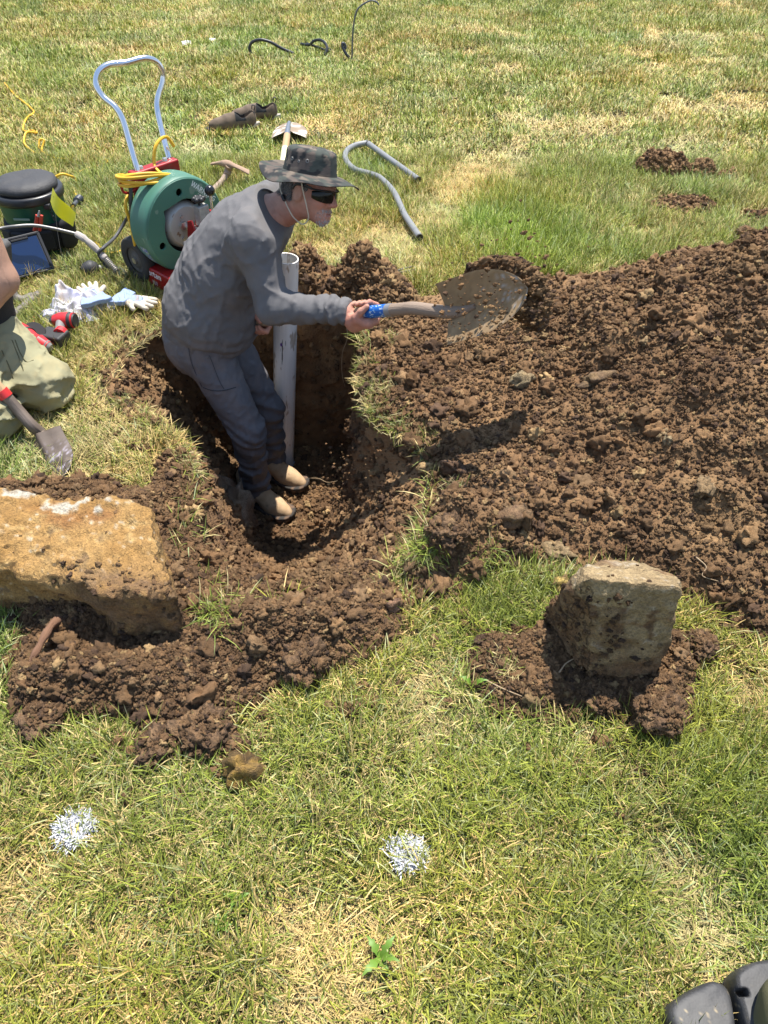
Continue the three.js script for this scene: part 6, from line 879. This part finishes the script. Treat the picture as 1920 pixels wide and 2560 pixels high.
{ const stain = p => { const a = fbm(p.x * 14, p.y * 14, p.z * 14, 3), b = fbm(p.x * 9 + 5, p.y * 9, p.z * 9, 2); let q = [0.70, 0.67, 0.70]; q = mix3(q, [0.55, 0.55, 0.72], sm(0.0, 0.3, b)); q = mix3(q, [0.46, 0.36, 0.28], sm(0.1, 0.35, a) * 0.75); return q; };
  const c = onY(193, 745, .06); const o = mesh('rag', paint(ragGeo(c.x, c.z, 0.135, 0.10, 0.12, 3.3), stain), ragMat); tag(o, 'crumpled white rag heap stained brown and violet', 'rag');
  const d = onY(165, 783, .04); const q = mesh('rag', paint(ragGeo(d.x, d.z, 0.13, 0.05, 0.055, 7.1), stain), ragMat); tag(q, 'white rag rolled long against the larger rag heap, nearer the power tools', 'rag');
  const e = onY(228, 778, .03); const r = mesh('rag', paint(ragGeo(e.x, e.z, 0.038, 0.035, 0.06, 1.7, 40), p => stain(p).map(v => v * 0.95)), ragMat); tag(r, 'small balled white cloth next to the rag heap', 'rag'); }
function glove(at, dir, label) { // flat work glove: cuff, palm, fingers
  const [X, , Z2] = frame(dir, V(0, 1, 0)), Y = V(0, 1, 0), o = thing('work_glove', label, 'glove', at); o.scale.setScalar(0.8);
  const fing = [[.034, .075, .30], [.013, .085, .1], [-.010, .083, -.08], [-.032, .068, -.26]];
  const f = (x, y, z) => { let d = ell(x, y, z, [.045, .012, 0], [.055, .017, .047]); for (const [fz, l, a] of fing) d = smin(d, cap(x, y, z, V(.075, .014, fz), V(.075 + l * Math.cos(a), .010, fz + l * Math.sin(a) * .8), .0135, .0115), .008); d = smin(d, cap(x, y, z, V(.03, .012, .04), V(.085, .010, .078), .015, .012), .012); return d + .0025 * nz(x * 45, y * 45, z * 45); };
  mesh('hand_part', basis(paint(sdfMesh(f, [-.03, -.02, -.08], [.2, .05, .11], .004), p => { const n = nz(p.x * 30, p.y * 30, p.z * 30); return mix3(p.x < .095 && Math.abs(p.z) < .03 + .01 * n ? [.27, .33, .47] : [.56, .50, .41], [.34, .24, .15], sm(.15, .5, n) * .6); }), X, Y, Z2), ragMat, o);
  const cuff = (x, y, z) => { let d = Math.max(Math.abs(z) - .052 - .35 * Math.max(0, -x) , Math.abs(x + .03) - .038, Math.abs(y - .012 - .006 * nz(x * 20, z * 20)) - .009); return d - .004; };
  mesh('cuff', basis(sdfMesh(cuff, [-.09, -.02, -.1], [.03, .05, .1], .004), X, Y, Z2), new THREE.MeshStandardMaterial({ color: new THREE.Color().setRGB(.26, .34, .52), roughness: .9, side: THREE.DoubleSide }), o); return o; }
glove(onY(322, 752, .05), V(0.93, 0, 0.36), 'blue and cream work glove lying open on the grass, fingers spread');
glove(onY(235, 748, .065), V(-0.5, 0, -0.86), 'blue cuffed work glove half under the white rags');
// cordless tools
const milR = mat(0.52, 0.025, 0.03, 0.4), milB = mat(0.028, 0.027, 0.028, 0.6), milG = mat(0.20, 0.195, 0.19, 0.5);
{ const o = thing('impact_driver', 'red and black cordless driver lying with battery forward by the rags', 'power tool', [-1.36, 0, -2.75]); const h0 = onY(136, 801, .07), h1 = onY(183, 801, .075), g1 = onY(150, 836, .065), bt = onY(124, 836, .055);
  wpart('motor_body', sweep([h0, h0.clone().lerp(h1, .35), h0.clone().lerp(h1, .75), h1], t => t < .3 ? .022 + .03 * t : .033 - .006 * Math.abs(t - .6), 30, 20), milR, o);
  wpart('end_cap', sweep([h0.clone().lerp(h1, .82), h1.clone().addScaledVector(h1.clone().sub(h0), .14)], t => .033 - .008 * t * t, 10, 20), milB, o); wpart('end_ring', sweep([h0.clone().lerp(h1, 1.0), h0.clone().lerp(h1, 1.08)], .0305, 4, 20), milR, o);
  wpart('chuck', sweep([h0, h0.clone().addScaledVector(h1.clone().sub(h0), -.22)], t => .019 - .008 * t, 10, 14), mat(.12, .12, .12, .35, { metalness: .7 }), o);
  wpart('grip', sweep([h0.clone().lerp(h1, .35), h0.clone().lerp(h1, .3).lerp(g1, .6), g1], t => [.021, .018], 16, 14), milG, o); wpart('grip_collar', sweep([g1.clone().add(V(.004, 0, -.02)), g1.clone().add(V(0, 0, .004))], .027, 6, 14), milR, o);
  const [X, Y, Z2] = frame(bt.clone().sub(g1).setY(0), V(0, 1, 0)); const bat = wpart('battery', basis(box(.105, .052, .075, .01), X, Y, Z2, g1.clone().lerp(bt, .5).add(V(0, -.008, .012))), milB, o); mesh('battery_label', basis(box(.06, .018, .002, .0005), X, Y, Z2, g1.clone().lerp(bt, .6).add(V(0, -.012, .012)).addScaledVector(Z2, -.0385 * Math.sign(Z2.z) * -1)).translate(1.36, 0, 2.75), mat(.42, .12, .07, .5), bat); }
{ const o = thing('angle_grinder', 'red cordless grinder with black guard by the khaki knee', 'power tool', [-1.37, 0, -2.55]); const a = onY(46, 822, .08), b = onY(76, 843, .08), c = onY(98, 858, .075), e = onY(122, 868, .065);
  wpart('tail', sweep([onY(28, 818, .06), a], t => .030, 8, 16), milG, o); wpart('body', sweep([a, b, c], t => .029 + .003 * Math.sin(t * 7), 20, 16), milR, o); wpart('strap', sweep([a.clone().lerp(b, .7), a.clone().lerp(b, .85)], .0335, 4, 16), milB, o);
  wpart('head', sweep([c, c.clone().lerp(e, .5), e], t => .034 - .012 * t, 12, 16), milR, o); wpart('head_cap', sweep([e.clone().lerp(c, .2), e.clone().addScaledVector(e.clone().sub(c), .25)], t => .026 - .012 * t, 8, 16), milG, o);
  wpart('guard', basis(new THREE.CylinderGeometry(.05, .05, .02, 32, 1, false, 0, 4.2), V(1, 0, 0), V(0, .8, .6), V(0, -.6, .8), onY(84, 838, .07)), milB, o); }
{ const o = mesh('chisel_bit', sweep([onY(80, 822, .02), onY(84, 800, .02), onY(86, 793, .02)], () => [.004, .011], 8, 8), scuffed([.75, .3, .26], [.85, .75, .72], .5)); tag(o, 'short red and white marker stake in the grass behind the grinder', 'stake'); }
{ const o = thing('pick_handle', 'worn steel bar with curved claw lying beside the kneeling person', 'bar', [-1.5, 0, -2.8]); const m = mat(.16, .14, .12, .6, { bumpMap: grainTex, bumpScale: .001 }); wpart('bar', sweep([onY(10, 815, .03), onY(50, 775, .03), onY(100, 732, .025)], t => .0165, 20, 12), m, o); wpart('claw', sweep([onY(32, 728, .07), onY(40, 742, .05), onY(58, 748, .04), onY(78, 740, .035), onY(92, 738, .03)], t => [.012 - .004 * t, .016], 20, 10), m, o); }
// ---------- things lying farther off ----------
function shoe(heel, toe, label) {
  const X = toe.clone().sub(heel).setY(0).normalize(), Y = V(0, 1, 0), Z2 = X.clone().cross(Y), o = thing('slip_on_shoe', label, 'shoe', heel);
  const up = (x, y, z) => { let d = ell(x, y, z, [.21, .03, 0], [.088, .045, .046]); d = smin(d, cap(x, y, z, V(.05, .045, 0), V(.17, .04, 0), .043, .043), .03); d = smin(d, ell(x, y, z, [.035, .055, 0], [.045, .06, .038]), .02); d = smin(d, cap(x, y, z, V(.10, .085, 0), V(.17, .055, 0), .02, .03), .03); const inn = smin(ell(x, y, z, [.065, .10, 0], [.062, .075, .031]), cap(x, y, z, V(.05, .06, 0), V(.16, .04, 0), .03, .028), .02); d = smax(d, -inn, .004); d = smax(d, y - .092 - .02 * sm(.05, .0, x) - .012 * sm(.09, .13, x) + .018 * blob(x, 0, .075, 0, .03, 1), .003); return smax(d, .012 - y, .003); };
  mesh('upper', basis(paint(sdfMesh(up, [-.03, 0, -.07], [.32, .14, .07], .004), p => { const n = fbm(p.x * 30, p.y * 30, p.z * 30, 2); return p.x > .06 && p.x < .125 && p.y > .055 ? [.02, .02, .02] : mix3([.10, .07, .048], [.17, .12, .08], clamp(.5 + n)); }), X, Y, Z2), new THREE.MeshStandardMaterial({ vertexColors: true, roughness: .85 }), o);
  const so = (x, y, z) => { const w = .041 * Math.pow(clamp(1 - ((x - .15) / .165) ** 2, .02, 1), .3) - .005 * blob(x, 0, .1, 0, .04, 1); return smax(Math.max(Math.abs(z) - w, y - .02 - .012 * sm(.06, 0, x)), -y + .006 * sm(.24, .31, x), .003); };
  mesh('sole', basis(paint(sdfMesh(so, [-.03, -.01, -.06], [.33, .05, .06], .005), p => p.x < .05 && p.y > .012 ? [.42, .38, .32] : [.05, .045, .04]), X, Y, Z2), new THREE.MeshStandardMaterial({ vertexColors: true, roughness: .8 }), o);
  mesh('heel_tab', basis(sweep([V(.0, .10, 0), V(-.008, .125, 0), V(.008, .13, 0), V(.014, .11, 0)], () => [.003, .009], 12, 8), X, Y, Z2), mat(.02, .02, .02, .8), o); }
shoe(onY(640, 318, .02), onY(540, 326, .02), 'brown slip-on shoe lying in the grass farther from the shovel blade'); shoe(onY(692, 298, .02), onY(615, 300, .02), 'brown slip-on shoe next to the muddy shovel blade');
{ // shovel lying behind the man
  const a = onY(722, 345, .05), e = onY(694, 520, .03), o = thing('shovel', 'shovel with pale yellow handle and muddy white blade lying on the lawn', 'shovel', a), X = a.clone().sub(e).setY(0).normalize(), tip = a.clone().addScaledVector(X, .3), [x, y, z] = frame(X.clone().add(V(0, -.04, 0)), V(0, 1, 0));
  const bg = basis(bladeGeo(.27, .215, .035), x, y.clone().negate(), z.clone().negate(), a.clone().add(V(0, .03, 0))); paint(bg, p => { const n = fbm(p.x * 16, p.y * 16, p.z * 16, 3), k = p.z - a.z; return mix3(mix3([.22, .15, .09], [.30, .24, .19], clamp(.5 + n)), [.62, .58, .52], sm(-.02, .15, n + .35 * blob(p.x, p.z, a.x - .06, a.z - .09, .06, .1) + .3 * blob(p.x, p.z, a.x + .08, a.z - .08, .03, .05) - .12)); }); wpart('blade', bg, rustyMat({ roughness: .6 }), o);
  wpart('socket', sweep([a.clone().addScaledVector(X, .12).add(V(0, .05, 0)), a.clone().add(V(0, .055, 0)), a.clone().addScaledVector(X, -.12).add(V(0, .045, 0))], t => .012 + .007 * t, 14, 12), mat(.22, .24, .28, .4, { metalness: .6 }), o);
  wpart('handle', sweep([a.clone().addScaledVector(X, -.1).add(V(0, .045, 0)), a.clone().addScaledVector(X, -.30).add(V(0, .035, 0))], .0205, 6, 14), mat(.42, .27, .14, .7), o); wpart('handle_sleeve', sweep([a.clone().addScaledVector(X, -.29).add(V(0, .035, 0)), e.clone()], .0215, 10, 14), mat(.72, .68, .40, .5), o); }
{ // mattock
  const o = thing('mattock', 'rusty pick mattock lying in the grass behind the drain machine', 'mattock', onY(570, 430, 0)); const rm = new THREE.MeshStandardMaterial({ color: new THREE.Color().setRGB(.33, .22, .15), roughness: .85, bumpMap: grainTex, bumpScale: .0015 });
  const P = [[533, 409, .09], [552, 408, .12], [574, 411, .13], [595, 418, .12], [622, 431, .09]].map(q => onY(...q)); wpart('head', sweep(P, t => [.008 + .012 * Math.exp(-(((t - .42) / .18) ** 2)), .012 + .022 * Math.abs(t - .35) + .01 * Math.exp(-(((t - .42) / .1) ** 2))], 40, 12), rm, o); wpart('eye', sweep([onY(574, 412, .13), onY(571, 424, .10), onY(566, 438, .08)], t => .023 - .004 * t, 10, 12), rm, o);
  wpart('handle', sweep([onY(567, 434, .085), onY(556, 452, .06), onY(535, 474, .045), onY(490, 520, .03)], t => .0155 + .003 * t, 30, 12), mat(.36, .26, .20, .75, { bumpMap: grainTex, bumpScale: .001 }), o); }
{ const gm = phys(.20, .203, .206, .5, { clearcoat: .2 }); const hollow = (P, r, n) => { const a = P[0].clone().sub(P[1]).normalize(), b = P[P.length - 1].clone().sub(P[P.length - 2]).normalize(); return sweep(P, r, n, 16); };
  const conduit = (label, P, n) => { const o = thing('conduit', label, 'conduit', P[0]); wpart('tube', sweep(P, .0165, n, 18), gm, o); for (const [p, q] of [[P[0], P[1]], [P[P.length - 1], P[P.length - 2]]]) { const d = p.clone().sub(q).normalize(); const [X, Y, Z2] = frame(d, V(0, 1, .01)); wpart('open_end', basis(lathe([[.0165, 0], [.0172, .002], [.0172, .009], [.0168, .010], [.0142, .010], [.0138, .003], [.001, .002]], 24).rotateZ(-Math.PI / 2), X, Y, Z2, p), mat(.05, .05, .052, .7), o); } };
  conduit('grey conduit pipe bent in a hook, lying on the lawn', [[1048, 592], [1032, 568], [1012, 538], [1000, 512], [985, 482], [965, 458], [943, 441], [915, 432], [890, 425], [870, 408], [863, 390], [870, 374], [890, 363], [915, 358]].map(q => onY(q[0], q[1], .055)), 90);
  conduit('straight grey conduit pipe lying on the lawn, touching the hooked one', [[922, 360], [960, 388], [1005, 420], [1044, 448]].map((q, i) => onY(q[0], q[1], .08 - .008 * i)), 24); }
{ // small hand tool with red handle on the far rim
  const o = thing('hand_cultivator', 'small hand tool with red handle stuck near the far pit rim', 'hand tool', onY(960, 680, 0)); wpart('handle', sweep([onY(914, 630, .06), onY(932, 645, .06), onY(950, 659, .06)], t => .013 - .002 * Math.cos(t * 9), 16, 12), mat(.50, .09, .06, .45), o); wpart('shaft', sweep([onY(949, 658, .06), onY(966, 668, .055), onY(984, 678, .05)], t => .0095, 10, 10), mat(.62, .60, .56, .4), o);
  wpart('blade', sweep([onY(938, 690, .03), onY(958, 687, .04), onY(980, 681, .05), onY(1003, 682, .045)], t => [.005, .016 - .010 * t], 20, 10), mat(.14, .10, .08, .8), o); wpart('tine', sweep([onY(985, 680, .05), onY(1008, 672, .05), onY(1034, 666, .05)], t => .0055 - .002 * t, 14, 8), mat(.13, .11, .10, .7), o); wpart('tine', sweep([onY(988, 684, .045), onY(1010, 679, .045), onY(1033, 675, .045)], t => .0055 - .002 * t, 14, 8), mat(.13, .11, .10, .7), o); }
// black hoses coming out of the far lawn
const hoseM = mat(.022, .023, .026, .4);
for (const [l, P, r] of [
  ['black hose arching low out of the lawn, joined to nothing', [[632, 150, .0, -6.84], [625, 135, 0, -6.84], [630, 120, 0, -6.84], [650, 112, 0, -6.84], [675, 117, 0, -6.84], [705, 133, 0, -6.84], [735, 146, 0, -6.84]], .0115],
  ['black hose lying flat with one loop standing up', [[752, 122, 0, -7.05], [775, 124, 0, -7.0], [785, 115, 0, -6.98], [800, 112, 0, -6.95], [813, 120, 0, -6.9], [818, 132, 0, -6.85], [812, 152, 0, -6.8]], .011],
  ['thin black hose stretched flat behind the standing loop', [[768, 121, 0, -7.05], [795, 130, 0, -6.98], [825, 140, 0, -6.9], [823, 132, 0, -6.9]], .0095],
  ['short black hose end bent like a hairpin beside the tall wire', [[873, 157, 0, -6.72], [866, 148, 0, -6.72], [857, 130, 0, -6.74], [857, 121, 0, -6.75], [863, 125, 0, -6.75], [864, 136, 0, -6.74]], .011],
  ['tall thin hose standing in the lawn, hooked over at its top', [[880, 162, 0, -6.72], [881, 140, 0, -6.72], [882, 100, 0, -6.72], [887, 60, 0, -6.72], [895, 36, 0, -6.72], [912, 22, 0, -6.72], [930, 15, 0, -6.72], [943, 20, 0, -6.72], [947, 26, 0, -6.72]], .0065],
]) { const o = mesh('black_hose', sweep(P.map(([x, y, , z]) => { const p = onZ(x, y, z); p.y = Math.max(p.y + .035, .02); return p; }), r, 60, 10), l.startsWith('tall') ? mat(.10, .105, .115, .35) : hoseM); tag(o, l, 'hose'); }
for (const [x, y, l, s] of [[466, 107, 'scrap of white paper with a torn point on the far lawn', 1], [531, 98, 'smaller round scrap of white paper on the far lawn', .7]]) { const c = onY(x, y, .03), g = new THREE.PlaneGeometry(.075 * s, .05 * s, 8, 8), p = g.attributes.position; for (let i = 0; i < p.count; i++) p.setZ(i, .02 * nz(p.getX(i) * 40, p.getY(i) * 40, s) ); g.rotateX(-1.1).rotateY(.4 * s); g.computeVertexNormals(); const o = mesh('paper_scrap', g, mat(.8, .8, .8, .9, { side: THREE.DoubleSide })); o.position.copy(c); tag(o, l, 'paper'); }
{ // shovel leaning beside the kneeling person
  const t = onY(150, 1192, .015), L = onZ(62, 1105, -1.93), Rr = onZ(138, 1072, -1.93), m = L.clone().add(Rr).multiplyScalar(.5), X = t.clone().sub(m).normalize(), Zr = Rr.clone().sub(L), Z2 = Zr.sub(X.clone().multiplyScalar(Zr.dot(X))).normalize(), Y = Z2.clone().cross(X), o = thing('shovel', 'round point shovel with red collar standing tip down behind the boulder', 'shovel', t);
  const bg = basis(bladeGeo(t.distanceTo(m), L.distanceTo(Rr) * 1.0, .03), X, Y, Z2, m); paint(bg, p => { const n = fbm(p.x * 22, p.y * 22, p.z * 22, 3), b = nz(p.x * 120, p.y * 120, p.z * 120); let q = mix3([.055, .04, .032], [.11, .082, .065], clamp(.5 + n)); const d = p.distanceTo(t); q = mix3(q, [.40, .36, .44], sm(.15, .4, b + .4 * n) * blob(d, 0, .06, 0, .06, 1)); return q; }); wpart('blade', bg, rustyMat({ roughness: .7 }), o);
  const s0 = m.clone().addScaledVector(X, .05).addScaledVector(Y, .004), s1 = m.clone().addScaledVector(X, -.02).addScaledVector(Y, .012), s2 = onZ(45, 1025, -1.97), s3 = onZ(14, 990, -1.98), dir = s3.clone().sub(s2).normalize();
  wpart('socket', sweep([s0, s1, onZ(78, 1062, -1.95), s2, s3], tt => tt < .25 ? .012 + .03 * tt : .0195, 30, 14), mat(.20, .155, .125, .55, { metalness: .4, bumpMap: grainTex, bumpScale: .001 }), o); wpart('collar', sweep([s3.clone().addScaledVector(dir, -.004), s3.clone().addScaledVector(dir, .022)], .0225, 4, 18), mat(.60, .03, .03, .4), o); wpart('handle', sweep([s3, s3.clone().addScaledVector(dir, .62)], .0185, 8, 14), mat(.50, .33, .18, .7, { bumpMap: grainTex, bumpScale: .001 }), o); }
// small weeds in the near grass
function leafGeo(L, W2) { const pos = [], idx = [], n = 8; for (let i = 0; i <= n; i++) { const t = i / n, w = W2 * Math.sin(Math.PI * Math.pow(t, .7)) * (1 + .3 * Math.sin(t * 22)), y = L * .35 * Math.sin(t * 2.4), x = L * t; pos.push(x, y + w * .25, w, x, y, 0, x, y + w * .25, -w); } for (let i = 0; i < n; i++) for (const k of [0, 1]) { const a = i * 3 + k; idx.push(a, a + 1, a + 3, a + 1, a + 4, a + 3); } const g = new THREE.BufferGeometry(); g.setAttribute('position', new THREE.Float32BufferAttribute(pos, 3)); g.setIndex(idx); g.computeVertexNormals(); return g; }
const leafM = mat(.11, .20, .02, .55, { side: THREE.DoubleSide });
for (const [px, py, n, l, L, lab] of [[952, 2395, 5, .02, .045, 'bright green leafy weed in the grass, largest of three'], [555, 2315, 6, .02, .032, 'small leafy weed in dry grass'], [590, 2250, 4, .02, .032, 'pale green weed sprig beside the small leafy weed'], [1182, 1715, 2, .02, .045, 'single broad yellow green leaf by the loose soil']]) { const c = onY(px, py, l), o = thing('weed', lab, 'weed', c); for (let k = 0; k < n; k++) { const m = mesh('leaf', leafGeo(L * rr(.7, 1.2), L * .16), leafM, o); m.rotation.y = k / n * 6.283 + rr(-.4, .4); m.rotation.z = rr(0, .5); } }
clodItems.forEach((it, i) => instanced('soil_crumbs', clodV[i], clodMat, it, 'loose crumbs and small clods of brown soil', 'soil'));
renderer.render(scene, camera);
